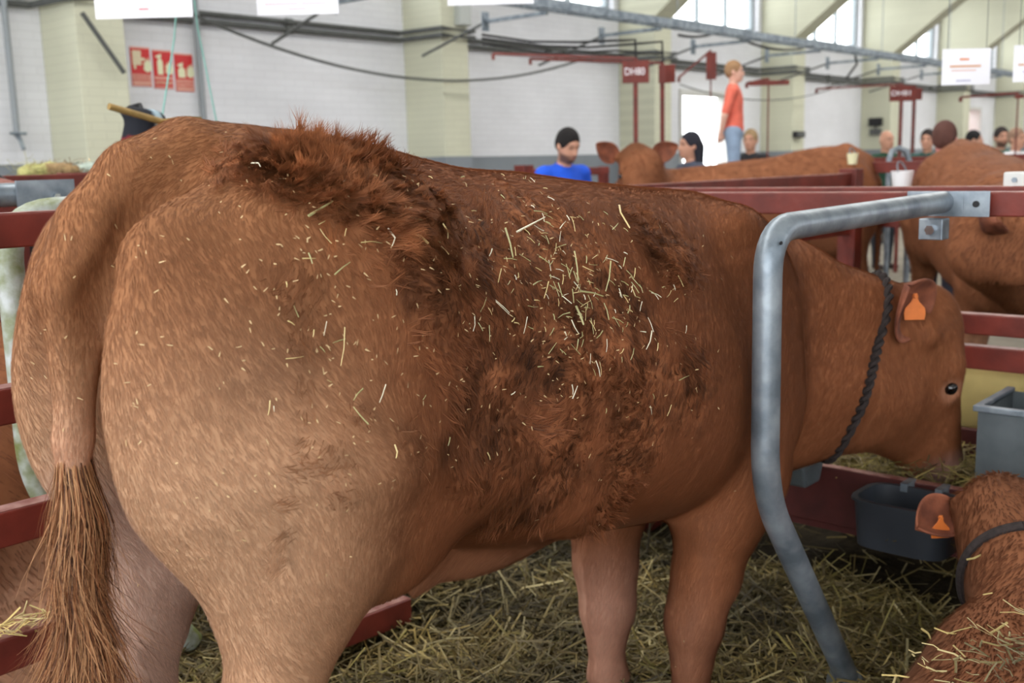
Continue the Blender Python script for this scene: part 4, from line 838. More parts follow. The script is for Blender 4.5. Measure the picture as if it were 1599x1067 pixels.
# weathered pipe divider beyond the left rails
M_MOSS = mat('mossy_galvanised', (190, 196, 196), 0.6, metal=0.1, var2=(112, 120, 66), scale=16, bump=0.4, bscale=40)
pm = empty('stall_pipe', (1.105, 2.58, 0), 0, 'mossy bent grey pipe at the left edge behind the red rails', 'pipe')
MB().tube(fillet([(0.95, 0, 1.35), (0.0, 0, 1.335), (0.0, 0, 0.65), (0.4, 0, 0.1)], [0.12, 0.12], 9), 0.032, 20).build('tube', M_MOSS, pm, smooth=True)
pn = empty('stall_pipe', (-1.5, 3.1, 0), 0, 'straight grey pipe end with a bolt at the left edge', 'pipe')
MB().tube([(0, 0, 1.37), (2.93, 0, 1.37)], 0.034, 20).build('tube', M_GALV, pn, smooth=True); MB().box((2.85, -0.045, 1.335), (3.02, -0.035, 1.41)).build('plate', M_GALV, pn); MB().tube([(2.96, -0.06, 1.36), (2.96, -0.045, 1.36)], 0.011, 6).build('bolt', mat('bolt_bright', (214, 218, 222), 0.2, metal=1.0), pn)
MB().tube([(0, 0, 0), (0, 0, 1.37)], 0.034, 12).build('leg', M_GALV, pn, smooth=True)
p = empty('post_cap', (1.46, 3.5, 0), 0, 'red steel post with a pyramid cap beyond the left stall', 'post')
MB().box((-0.075, -0.075, 0), (0.075, 0.075, 1.385)).build('shaft', M_RED, p); MB().add([(-0.11, -0.11, 1.386), (0.11, -0.11, 1.386), (0.11, 0.11, 1.386), (-0.11, 0.11, 1.386), (0, 0, 1.43)], [(3, 2, 1, 0), (0, 1, 4), (1, 2, 4), (2, 3, 4), (3, 0, 4)]).build('cap', M_REDTOP, p)
rail_set('pen_rail', 'red rail crossing the left edge behind the pyramid post', (0, 4.0, 0), [((-1.5, 0, 1.395), (2.6, 0, 1.395), 0.05, 0.06)], [(2.6, 0, 0, 1.42, 0.07), (-1.5, 0, 0, 1.42, 0.07)])
rail_set('pen_rail', 'farthest red rail at the left edge below the grey dado', (0, 5.2, 0), [((-1.5, 0, 1.41), (2.0, 0, 1.41), 0.05, 0.06)], [(2.0, 0, 0, 1.44, 0.07), (-1.5, 0, 0, 1.44, 0.07)])
tube_thing('hose', 'thick black hose draped over the rail at the left edge', 'hose', [(1.22, 3.65, 0.0), (1.25, 3.66, 1.2), (1.32, 3.68, 1.38), (1.42, 3.7, 1.43), (1.54, 3.72, 1.435), (1.62, 3.72, 1.38), (1.66, 3.72, 1.2), (1.66, 3.72, 0.0)], 0.026, M_BLACK, 10)
# broom and bag behind the rump
a0, a1 = at(170, 166, 4.0), at(262, 193, 4.2)
br_ = empty('broom', tuple(a0), 0, 'wooden broom handle sticking out behind the cow rump', 'broom'); MB().tube([(0, 0, 0), tuple(a1 - a0)], 0.013, 10).build('handle', mat('broom_wood', (150, 122, 70), 0.7, var=0.2, scale=20), br_, smooth=True)
MB().box(tuple(a1 - a0 + [0.0, -0.15, -0.05]), tuple(a1 - a0 + [0.06, 0.15, 0.02])).build('brush_head', mat('broom_wood', (150, 122, 70), 0.7), br_); MB().box(tuple(a1 - a0 + [0.005, -0.14, -0.13]), tuple(a1 - a0 + [0.055, 0.14, -0.05])).build('bristles', M_BLACK, br_)
bc = at(226, 214, 4.25); bgd = Body((-0.25, -0.25, -0.3), (0.25, 0.25, 0.2), 0.02)
bgd.el((0, 0, -0.06), (0.10, 0.08, 0.13), 0.05); bgd.el((0.02, 0.0, 0.05), (0.075, 0.07, 0.04), 0.05); bgd.el((-0.05, 0.02, 0.08), (0.04, 0.05, 0.02), 0.03)
Vb, Fb = bgd.mesh(); cb = np.where((Vb[:, 2] > -0.02)[:, None], S(24, 26, 34), S(120, 34, 40)); cb = np.where((np.abs(Vb[:, 0] - 0.03) < 0.014)[:, None] & (Vb[:, 2] > -0.02)[:, None], S(150, 170, 180), cb)
o = np_mesh('bag', lap(Vb, Fb, 2), Fb, attr_mat('bag_cloth', 0.8), col=cb); o.location = tuple(bc + [0, 0, 0.02]); tag(o, 'black and red bag hanging behind the cow rump', 'bag')
MB().tube([(0, 0.0, 0.08), (0.02, 0.05, 0.11), (0.0, 0.10, 0.10)], 0.01, 6).build('strap', M_BLACK, o, smooth=True)
rail_set('pen_rail', 'red rail hidden behind the rump, carrying the bag', (bc[0], bc[1] + 0.14, 0), [((-0.3, 0, 1.40), (1.5, 0, 1.40), 0.05, 0.06)], [(-0.3, 0, 0, 1.42, 0.07), (1.5, 0, 0, 1.42, 0.07)])

# ------------------------------------------------------------------ feed trough, tub, drinkers
M_TRED_SHADE = mat('trough_red_shaded', (74, 28, 25), 0.6, var=0.3, scale=9, bump=0.15, bscale=30)  # rail red darkened, so the trough's shade is in the colour
tf = empty('feed_trough', (XR, 0, 0), 0, 'red feed trough coloured dark as if in shade, below the cow head', 'trough')
MB().box((0.0, -1.6, 0.27), (0.03, 2.25, 0.455)).build('front_board', M_TRED_SHADE, tf, bevel=0.004); MB().box((0.0, -1.6, 0.455), (0.03, 2.25, 0.457)).build('worn_top', M_REDTOP, tf)
MB().box((0.03, -1.6, 0.24), (0.47, 2.25, 0.27)).build('bottom_board', M_TRED_SHADE, tf); MB().box((0.47, -1.6, 0.24), (0.5, 2.25, 0.52)).build('back_board', M_TRED_SHADE, tf, bevel=0.004)
for y in (-1.5, 0.4, 2.2): MB().box((0.1, y - 0.04, 0), (0.4, y + 0.04, 0.24)).build('leg', M_RED, tf)
def rounded_tub(name, label, c, w, d, h, t, m, cat, flare=1.08):
    """open tub with rounded corners: outer wall, rim, inner wall, bottom"""
    n = 28; V = []; F = []
    def ring(sx, sy, z):
        out = []
        for k in range(n):
            a = 2 * math.pi * k / n; ca, sa = math.cos(a), math.sin(a); e = 0.5
            out.append((sx * math.copysign(abs(ca) ** e, ca), sy * math.copysign(abs(sa) ** e, sa), z))
        return out
    rings = [ring(d / 2, w / 2, 0), ring(d / 2 * flare, w / 2 * flare, h * 0.93), ring(d / 2 * flare + 0.008, w / 2 * flare + 0.008, h * 0.95), ring(d / 2 * flare + 0.008, w / 2 * flare + 0.008, h), ring(d / 2 * flare - t, w / 2 * flare - t, h), ring(d / 2 - t, w / 2 - t, 0.012)]
    for r in rings: V += r
    for i in range(len(rings) - 1): F += [(i * n + k, i * n + (k + 1) % n, (i + 1) * n + (k + 1) % n, (i + 1) * n + k) for k in range(n)]
    F += [tuple(range(n - 1, -1, -1)), tuple((len(rings) - 1) * n + k for k in range(n))]
    o = MB().add(V, F).build(name, m, smooth=True); o.location = c; return tag(o, label, cat)
tub = rounded_tub('feed_tub', 'black plastic feed tub hooked on the trough by the lying calf', (2.90, 1.075, 0.315), 0.255, 0.19, 0.14, 0.008, mat('tub_plastic', (46, 50, 56), 0.45, var=0.15, scale=8), 'tub')
MB().box((0.09, -0.06, 0.125), (0.16, -0.04, 0.15)).build('hook', M_GALV, tub); MB().box((0.09, 0.04, 0.125), (0.16, 0.06, 0.15)).build('hook', M_GALV, tub)
dk = empty('drinker', (3.26, 0.70, 0.46), 0, 'grey metal drinker box at the right edge beside the cow muzzle', 'drinker')
bb = MB(); bb.box((-0.13, -0.34, 0), (0.17, 0.27, 0.012)).box((-0.13, -0.34, 0), (-0.12, 0.27, 0.225)).box((0.16, -0.34, 0), (0.17, 0.27, 0.225)).box((-0.12, 0.258, 0), (0.16, 0.27, 0.225)).box((-0.12, -0.34, 0), (0.16, -0.328, 0.225)); M_TIN = mat('tin_grey', (98, 105, 108), 0.55, metal=0.2, var2=(76, 82, 84), scale=7)
bb.build('tank', M_TIN, dk); MB().box((-0.142, -0.35, 0.218), (-0.118, 0.282, 0.236)).build('rim', M_GALV, dk, bevel=0.003); MB().box((-0.118, 0.258, 0.218), (0.18, 0.282, 0.236)).build('rim', M_GALV, dk, bevel=0.003)
MB().box((0.0, -0.34, 0.238), (0.17, 0.1, 0.31)).build('float_cover', M_TIN, dk, bevel=0.02)
MB().tube([(0.1, -0.05, 0.31), (0.1, -0.05, 0.42), (0.1, -0.3, 0.44)], 0.03, 12).build('supply_pipe', M_GALV, dk, smooth=True)
MB().box((-0.05, -0.3, -0.46), (0.05, -0.2, 0)).build('stand', M_TIN, dk)
d2 = empty('drinker', (2.965, 1.475, 0.405), 0, 'small grey metal bowl under the throat of the large cow', 'drinker')
MB().prism([(-0.06, -0.085, 0.015), (0.04, -0.085, 0.015), (0.07, -0.085, 0.085), (-0.08, -0.085, 0.085)], (0, 0.17, 0)).build('bowl', M_TIN, d2, bevel=0.01); MB().tube([(0.06, 0.0, 0.07), (0.09, 0.0, 0.075)], 0.012, 8).build('supply_pipe', M_GALV, d2)
sk = Body((-0.3, -0.35, -0.1), (0.3, 0.35, 0.5), 0.02); sk.el((0, 0, 0.16), (0.10, 0.22, 0.14), 0.05); sk.el((0.0, 0.1, 0.26), (0.07, 0.1, 0.06), 0.05); sk.el((0.0, -0.12, 0.27), (0.06, 0.09, 0.05), 0.05)
Vs, Fs = sk.mesh(); Vs = lap(Vs, Fs, 2) + (np.stack([noise(Vs, 9, 80 + i) for i in range(3)], 1) - 0.5) * 0.04
o = np_mesh('feed_sack', Vs, Fs, mat('sack_paper', (212, 190, 122), 0.8, var=0.12, scale=6)); o.location = (3.72, 1.16, 0.42); tag(o, 'pale yellow paper feed sack behind the cow muzzle', 'sack'); MB().box((-0.02, -0.08, 0.3), (0.02, 0.08, 0.335)).build('sewn_mouth', mat('sack_paper', (212, 190, 122), 0.8), o)
o = MB().box((-0.3, -0.4, 0), (0.3, 0.4, 0.42)).build('crate', mat('crate_wood', (120, 96, 66), 0.8, var=0.2, scale=8), bevel=0.006); o.location = (3.95, 1.2, 0); tag(o, 'low wooden crate holding the yellow sack beyond the trough', 'crate')
for k in range(3): MB().box((-0.305, -0.4, 0.04 + k * 0.13), (-0.3, 0.4, 0.13 + k * 0.13)).build('slat', mat('crate_wood2', (142, 112, 76), 0.8, var=0.2, scale=8), o)
# ------------------------------------------------------------------ straw
M_STRAW = attr_mat('straw', 0.55, 0.3)
PAL = np.array([S(214, 190, 122), S(190, 164, 96), S(168, 146, 86), S(150, 132, 84), S(228, 210, 152), S(132, 112, 66), S(160, 142, 100), S(176, 160, 90)])
def straw_mass(name, label, P, nrm_up, n, rng, L=(0.05, 0.22), W=(0.0025, 0.005), lift=0.35, parent=None, pal=PAL, bright=1.0):
    """n bent straw blades: three-point ribbons folded along the middle"""
    a = rng.random(n) * 2 * math.pi; el = rng.normal(0, lift, n)
    D = np.stack([np.cos(a) * np.cos(el), np.sin(a) * np.cos(el), np.sin(el)], 1); l = (L[0] + (L[1] - L[0]) * rng.random(n) ** 1.8)[:, None]; w = (W[0] + (W[1] - W[0]) * rng.random(n))[:, None]
    up = np.tile([0, 0, 1.0], (n, 1)); Sd = nz(np.cross(D, up)) ; roll = rng.normal(0, 0.6, (n, 1)); Sd = nz(Sd * np.cos(roll) + np.cross(D, Sd) * np.sin(roll)); Nn = np.cross(Sd, D)
    bend = rng.normal(0, 0.18, (n, 1)); k = (rng.random((n, 1)) < 0.3) * rng.normal(0, 0.5, (n, 1))
    p0 = P - D * l / 2; pm = P + Nn * bend * l * 0.4; p1 = P + D * l / 2 + Sd * k * l * 0.5
    rows = []
    for p in (p0, pm, p1): rows += [p - Sd * w / 2, p + Nn * w * 0.35, p + Sd * w / 2]
    V = np.stack(rows, 1).reshape(-1, 3); b = (np.arange(n) * 9)[:, None]
    F = np.concatenate([b + q for q in ([0, 1, 4, 3], [1, 2, 5, 4], [3, 4, 7, 6], [4, 5, 8, 7])], 0)
    C = (0.35 + 0.95 * sstep(0.3, 0.62, noise(P, 2.6, 101, 3)))[:, None] * pal[rng.integers(0, len(pal), n)] * (0.45 + 0.45 * rng.random((n, 1))) * bright
    o = np_mesh(name, V, F, M_STRAW, parent, smooth=False, col=np.repeat(C, 9, 0))
    return tag(o, label, 'straw', kind='stuff') if parent is None else tag(o, kind='stuff')
rs = np.random.default_rng(5)
def bed_z(x, y):
    Q = np.stack([x, y, 0 * x], 1)
    z = 0.02 + 0.08 * (noise(Q, 2.2, 71, 3) - 0.35)
    z = z + 0.16 * np.exp(-(((x - 2.15) / 0.35) ** 2 + ((y - 2.55) / 0.30) ** 2)) 
    return np.maximum(z, 0.012)
gx, gy = np.meshgrid(np.arange(-1.2, 7.01, 0.05), np.arange(-1.5, 5.01, 0.05), indexing='ij'); sx, sy = gx.ravel(), gy.ravel()
Vg = np.stack([sx, sy, bed_z(sx, sy)], 1); nx_, ny_ = gx.shape; ii = (np.arange(nx_ - 1)[:, None] * ny_ + np.arange(ny_ - 1)[None, :]).ravel(); Fg = np.stack([ii, ii + ny_, ii + ny_ + 1, ii + 1], 1)
cg = (S(50, 43, 30) * (0.5 + 0.9 * noise(Vg, 9, 33)[:, None]))
bed = np_mesh('straw_bedding', Vg, Fg, attr_mat('bedding', 0.95, 0.1, bump=0.9, bscale=60, noise=0.4, nscale=40), col=cg); tag(bed, 'trampled straw bedding covering the stall floor', 'straw', kind='stuff')
n = 44000; u = rs.random(n); near_ = u < 0.85
px_ = np.where(near_, 0.7 + 2.4 * rs.random(n), -1 + 7.5 * rs.random(n)); py_ = np.where(near_, 0.2 + 2.7 * rs.random(n), -1.2 + 5.5 * rs.random(n))
P = np.stack([px_, py_, bed_z(px_, py_) + 0.004 + 0.035 * rs.random(n) ** 2], 1)
straw_mass('loose_straw', 'loose straw blades lying over the stall bedding', P, None, n, rs, (0.05, 0.28), (0.002, 0.0075), bright=0.6)  # blades darkened: the shade under the cow is put into their colour
n = 2600; x = rs.normal(2.15, 0.22, n); y = rs.normal(2.5, 0.16, n); P = np.stack([x, y, bed_z(x, y) + 0.05 * rs.random(n)], 1)
straw_mass('straw_pile', 'pile of straw coloured bright as if lit, beyond the low beam under the cow belly', P, None, n, rs, (0.1, 0.28), (0.004, 0.007), 0.5, pal=PAL[[0, 4, 1]], bright=1.15)  # palest straw, brightened to paint in the light falling on the pile
n = 9000; P = np.stack([XR + 0.04 + 0.42 * rs.random(n), -1.5 + 3.7 * rs.random(n), 0.40 + 0.09 * rs.random(n)], 1)
straw_mass('trough_hay', 'greenish hay filling the red feed trough', P, None, n, rs, (0.04, 0.14), pal=PAL[[2, 3, 6, 7]])
MBh = MB().box((XR + 0.035, -1.58, 0.275), (XR + 0.465, 2.23, 0.41)).build('hay_bed', mat('hay_dark', (110, 98, 58), 0.95, var=0.35, scale=30, bump=0.8)); tag(MBh, 'compacted hay lying in the red feed trough', 'hay', kind='stuff')
n = 700; r = rs.random(n) ** 0.5; a = rs.random(n) * 6.28; P = np.stack([2.90 + 0.075 * r * np.cos(a), 1.075 + 0.11 * r * np.sin(a), 0.335 + 0.03 * rs.random(n)], 1)
straw_mass('tub_feed', 'a little hay in the bottom of the black tub', P, None, n, rs, (0.03, 0.09), lift=0.2, pal=PAL[[2, 7, 3]])
n = 1500; P = np.stack([rs.normal(3.03, 0.03, n), -0.2 + 2.3 * rs.random(n), 0.462 + 0.01 * rs.random(n)], 1); 
straw_mass('rail_straw', 'straw wisps lying along the red trough edge', P, None, 400, rs, (0.03, 0.12), lift=0.1) if False else None
n = 420; P = np.stack([-0.1 + 1.2 * rs.random(n), rs.normal(2.1, 0.02, n), 0.520 + 0.01 * rs.random(n)], 1)
straw_mass('rail_straw', 'straw wisps caught on the lowest left red rail', P, None, n, rs, (0.02, 0.10), lift=0.25, pal=PAL[[0, 4]])
# hay bundles on the rail at the left edge
for k, (px, py, d, rgb, lab) in enumerate(((62, 268, 5.6, (176, 172, 112), 'greenish hay bundle on the far left rail'), (92, 268, 5.6, (150, 124, 88), 'brown hay bundle beside the greenish one on the left rail'), (130, 270, 5.7, (168, 180, 168), 'pale twine and straw bundle next to the cow rump'))):
    c = at(px, py, d); hb_ = Body((-0.2, -0.2, -0.15), (0.2, 0.2, 0.15), 0.02); hb_.el((0, 0, 0), (0.075, 0.09, 0.045), 0.03); hb_.el((0.04, -0.05, 0.01), (0.05, 0.05, 0.04), 0.03); hb_.el((-0.05, 0.04, 0.0), (0.05, 0.05, 0.035), 0.03)
    Vh, Fh = hb_.mesh(); Vh = Vh + (np.stack([noise(Vh + k, 14, 60 + i) for i in range(3)], 1) - 0.5) * 0.05
    o = np_mesh('hay_bundle', Vh, Fh, mat('hay_%d' % k, rgb, 0.95, var=0.35, scale=40, bump=0.6)); o.location = tuple(c); tag(o, lab, 'hay', 'hay bundles on the left rail')
    n = 140; Q = rs.normal(0, 0.05, (n, 3)) * [1.1, 1.3, 0.5]; straw_mass('wisps', None, Q, None, n, rs, (0.04, 0.12), (0.003, 0.006), parent=o, pal=np.array([S(*rgb)]))
# straw bits on the cow: separate stalks where they can be picked out, chaff for the rest
def on_cow(x, y):
    r = ray(x, y); h = COW_BVH.ray_cast(Vector(CAM), Vector(r / np.linalg.norm(r)))
    return (np.array(h[0]), np.array(h[1])) if h[0] is not None and np.array(h[1]) @ nz(r) < -0.3 else (None, None)
rb = np.random.default_rng(77)
def stalk_mesh(P, Nn, D, L, w, kink, col, name, parent=None):
    D = nz(D - Nn * (D @ Nn)); Sd = np.cross(D, Nn); pts = [-D * L / 2 + Nn * 0.004, D * 0.05 * L + Nn * (0.006 + 0.05 * abs(kink) * L), D * L * 0.5 * math.cos(kink) + Sd * L * 0.5 * math.sin(kink) + Nn * 0.006]
    V = []; 
    for i, p in enumerate(pts):
        ww = w * (1 - 0.25 * i); V += [P + p - Sd * ww / 2 - Nn * w * .15, P + p + Nn * w * 0.35, P + p + Sd * ww / 2 - Nn * w * .15]
    F = [(i * 3 + a, i * 3 + (a + 1) % 3, (i + 1) * 3 + (a + 1) % 3, (i + 1) * 3 + a) for i in range(2) for a in range(3)]
    o = MB().add([v - P for v in V], F + [(0, 2, 1), (6, 7, 8)]).build(name, mat(*col), parent); o.location = tuple(P); return o
SC1 = ('stalk_straw', (206, 184, 128), 0.45); SC2 = ('stalk_green', (168, 162, 112), 0.45); SC3 = ('stalk_white', (222, 214, 186), 0.4)
BIG = [  # x, y, end x, end y, colour, kink, width, label
    (636, 368, 655, 382, SC1, 0.1, 0.006, 'thick pale straw stub lying on the loin beside a bent stalk'), (596, 362, 610, 388, SC3, 0.9, 0.0035, 'long bent white stalk on the loin left of the thick stub'),
    (622, 386, 645, 372, SC1, 0.0, 0.004, 'straight pale stalk crossing the thick stub from below'), (478, 346, 512, 326, SC2, 0.0, 0.004, 'lone tan straw slanting up on the hip'),
    (960, 330, 958, 356, SC1, -0.6, 0.005, 'curled pale stalk alone high on the shoulder'), (784, 366, 793, 412, SC2, 0.05, 0.0045, 'long upright straw at the left of the back cluster'),
    (893, 400, 892, 452, SC2, 0.05, 0.0035, 'long green upright stalk in the middle of the straw cluster'), (895, 486, 897, 520, SC2, 0.0, 0.0055, 'thick green stalk hanging at the foot of the straw cluster'),
    (944, 416, 939, 460, SC2, 0.1, 0.0035, 'long slanting stalk right of the straw cluster'), (808, 362, 833, 350, SC3, 0.0, 0.004, 'white straw slanting up at the top of the cluster'),
    (530, 515, 526, 570, SC1, 0.1, 0.002, 'fine long straw hanging on the front of the thigh'), (592, 606, 582, 632, SC3, 0.0, 0.002, 'fine white straw alone low on the flank'),
    (418, 628, 416, 646, SC1, 0.1, 0.002, 'short fine straw alone on the middle of the thigh'), (680, 352, 690, 372, SC1, 0.5, 0.003, 'short forked straw right of the thick stub'),
    (605, 698, 608, 718, SC1, 0.4, 0.003, 'bent straw low in front of the stifle'), (896, 462, 930, 466, SC2, 0.1, 0.004, 'level green stalk across the cluster'),
    (1010, 520, 1003, 548, SC3, 0.2, 0.003, 'pale straw low at the right end of the cluster'), (394, 270, 410, 274, SC3, 0.8, 0.003, 'white V-shaped straw on the rump below the matted hair')]
for (x, y, x2, y2, cl, kk, w, lab) in BIG:
    p, nn = on_cow((x + x2) / 2, (y + y2) / 2); a, _ = on_cow(x, y); b, _ = on_cow(x2, y2)
    if p is None or a is None or b is None: continue
    tag(stalk_mesh(p + nn * 0.012, nn, b - a, max(0.02, float(np.linalg.norm(b - a)) * 1.1), w, kk, cl, 'straw_stalk'), lab, 'straw', 'straw stalks on the large cow')
zones = [((890, 455), (62, 60), 95), ((830, 390), (45, 40), 34), ((930, 480), (60, 50), 40), ((790, 285), (60, 18), 26), ((700, 430), (120, 120), 18), ((500, 470), (40, 70), 12), ((960, 560), (70, 60), 16), ((560, 330), (110, 50), 8), ((640, 560), (120, 90), 8)]
for (cx, cy), (sx_, sy_), m in zones:
    for _ in range(m):
        p, nn = on_cow(rb.normal(cx, sx_), rb.normal(cy, sy_))
        if p is None or p[0] > 2.05: continue
        D = rb.normal(0, 1, 3) + np.array([0, 0, -0.4]); cl = (SC1, SC2, SC2, SC3)[rb.integers(0, 4)]
        tag(stalk_mesh(p + nn * 0.011, nn, D, 0.008 + 0.026 * rb.random() ** 1.6, 0.0011 + 0.0014 * rb.random(), rb.normal(0, 0.12), cl, 'straw_stalk'), 'short straw snippet among many scattered over the large cow flank', 'straw', 'straw snippets on the large cow')
ch = []
for _ in range(700):
    z = zones[rb.integers(0, len(zones))] if rb.random() < 0.55 else ((560, 450), (230, 190), 0)
    p, nn = on_cow(rb.normal(z[0][0], z[1][0] * 1.4), rb.normal(z[0][1], z[1][1] * 1.4))
    if p is not None: ch.append((p, nn))
Pc = np.array([c[0] + c[1] * 0.012 for c in ch]); Nc = np.array([c[1] for c in ch]); VV, FF, CC = strands(Pc - [OX, OY, 0], Nc, rb.normal(0, 1, Pc.shape), 0.004 + 0.007 * rb.random(len(Pc)), 0.0012 + 0.001 * rb.random(len(Pc)), 0.1 + 0.3 * rb.random(len(Pc)), np.tile(S(206, 176, 130), (len(Pc), 1)))
o = np_mesh('chaff', VV, FF, M_STRAW, None, smooth=False, col=CC); o.location = (OX, OY, 0); tag(o, 'fine chaff specks dusted over the large cow coat', 'straw', kind='stuff')
# ------------------------------------------------------------------ the other cattle
UPV = np.array([0, 0, 1.0])
# lying calf at the lower right, seen from behind, head towards the tub
ca_rz = math.radians(16); cR = np.array([[math.cos(ca_rz), -math.sin(ca_rz), 0], [math.sin(ca_rz), math.cos(ca_rz), 0], [0, 0, 1]])
calf_s = 0.80; calf_o = np.array([1.16, 0.19, 0.03])
def to_calf(p): return cR.T @ (np.asarray(p) - calf_o) / calf_s
poll = to_calf(at(1572, 762, 2.62)); hdir = cR.T @ nz(np.array([0.80, 0.10, -0.45])); fdir = cR.T @ nz(np.array([0.5, 0.0, 0.85]))
nb = poll - hdir * 0.02 - fdir * 0.09
calf, cB, cq, cax = make_cow('calf', 'brown calf lying at the lower right with an orange ear tag and neck rope', tuple(calf_o), ca_rz, poll, hdir, fdir, [((1.40, 0, 0.40), nb, 0.19, 0.12), ((1.5, 0, 0.28), nb - [0, 0, 0.1], 0.18, 0.11)], vox=0.016, scale=calf_s, lying=True, squash=True, seed=12, fur=60000, furlen=0.03, tagged=-1, dark=0.72,
    ears=[(-1, cR.T @ (-RT * 0.85 - UP * 0.35 - FW * 0.3), cR.T @ (-FW * 0.8 + UP * 0.45)), (1, cR.T @ (RT * 0.9 + UP * 0.2), cR.T @ (-FW))])
def loop_rope(B, c, u, v, label, root, s, rr=0.011):
    pts = []
    for i in range(49):
        an = 2 * math.pi * i / 48; d = u * math.cos(an) + v * math.sin(an); pts.append(c + d * (B.reach(c, d, 0.5) + 0.008))
    pts = np.array(pts)
    for _ in range(2): pts[1:-1] = (pts[:-2] + 2 * pts[1:-1] + pts[2:]) / 4
    M = root.matrix_basis; o = MB().tube([np.array(M @ Vector(p)) for p in pts], rr, 8).build('neck_rope', mat('rope_dark', (46, 38, 36), 0.9, var=0.3, scale=90), smooth=True); return tag(o, label, 'rope')
nd = nz(nb - np.array([1.40, 0, 0.4])); cc = np.array([1.40, 0, 0.4]) * 0.35 + nb * 0.65; uu = nz(np.cross(nd, [0, 1, 0.0])); vv = np.cross(nd, uu)
loop_rope(cB, cc, uu, vv, 'dark rope round the neck of the lying calf', calf, calf_s)
# straw lying on the calf
cv = [v for v in calf.children if v.name.startswith('body')][0]; Mw = calf.matrix_basis
Vc = np.array([tuple(Mw @ v.co) for v in cv.data.vertices]); Fc = [tuple(p.vertices) for p in cv.data.polygons]; CB = BVHTree.FromPolygons([tuple(v) for v in Vc], Fc)
Pn = []
for _ in range(170):
    x, y = rb.normal(1.9, 0.15), rb.normal(0.5, 0.12); h = CB.ray_cast(Vector((x, y, 3)), Vector((0, 0, -1)))
    if h[0] is not None and h[0][2] > 0.3: Pn.append(np.array(h[0]) + np.array(h[1]) * 0.012)
if Pn: Pn = np.array(Pn); straw_mass('calf_straw', 'straw wisps lying on the back of the calf', Pn, None, len(Pn), rb, (0.02, 0.07), (0.002, 0.005), 0.15, pal=PAL[[0, 4]], bright=0.85)
# cow resting beyond the left rails
make_cow('resting_cow', 'brown cow lying beyond the left red rails', (1.45, 3.06, 0.02), math.pi, np.array([2.2, 0.2, 1.05]), np.array([0.8, 0.2, -0.5]), np.array([0.5, 0, 0.85]), [((1.45, 0, 0.5), (2.12, 0.17, 0.97), 0.22, 0.12)], vox=0.02, lying=True, seed=31, fur=26000, tagged=None, dark=0.9)
# background cow standing across the view, head raised and turned to the camera
def placed(px, py, d): p = at(px, py, d); return p
b0 = placed(1325, 262, 7.5); brz = math.radians(127)
bR = np.array([[math.cos(brz), -math.sin(brz), 0], [math.sin(brz), math.cos(brz), 0], [0, 0, 1]])
bo = np.array([b0[0], b0[1], 0]); bl = lambda p: bR.T @ (np.asarray(p) - bo)
bp = bl(at(992, 234, 7.35)); face = bR.T @ nz(-FW * [1, 1, 0] * 0.9 - RT * 0.1); hd_ = bR.T @ nz(-FW * [1, 1, 0] * 0.55 - UPV * 0.85)
make_cow('background_cow', 'brown cow in the background with both ears up, left of the child', tuple(bo), brz, bp, hd_, face * 0.8 + UPV * 0.55, [((1.45, 0, 1.12), bp - [0.05, 0, 0.12], 0.2, 0.14), ((1.5, 0, 0.9), bp - [0.05, 0, 0.25], 0.2, 0.13)], vox=0.02, seed=44, fur=26000, furlen=0.04, tagged=None, dark=0.9,
    ears=[(-1, bR.T @ (RT * 0.9 + UPV * 0.38), bR.T @ (-FW)), (1, bR.T @ (-RT * 0.8 + UPV * 0.55), bR.T @ (-FW))])
# cow on the other side of the trough at the right edge, facing us, head low to the right
crz = math.radians(213); rR = np.array([[math.cos(crz), -math.sin(crz), 0], [math.sin(crz), math.cos(crz), 0], [0, 0, 1]])
ro = at(1590, 243, 5.6); ro = np.array([ro[0], ro[1], 0]) - rR @ np.array([1.15, 0, 0]); rl = lambda p: rR.T @ (np.asarray(p) - ro)
rp = rl(at(1562, 318, 4.62)); rh = rR.T @ nz(RT * 0.80 * [1, 1, 0] - FW * [1, 1, 0] * 0.25 - UPV * 0.62); rf = rR.T @ nz(RT * 0.55 * [1, 1, 0] - FW * [1, 1, 0] * 0.2 + UPV * 0.75)
make_cow('facing_cow', 'brown cow behind the head rail at the right edge, turned sideways', tuple(ro), crz, rp, rh, rf, [((1.45, 0, 1.08), rp - rf * 0.08, 0.21, 0.13), ((1.5, 0, 0.85), rp - rf * 0.22 + rh * 0.05, 0.21, 0.12), ((1.55, 0, 0.66), rp - rf * 0.26 + rh * 0.12, 0.12, 0.07)], vox=0.018, seed=53, fur=40000, tagged=-1, dark=0.92)

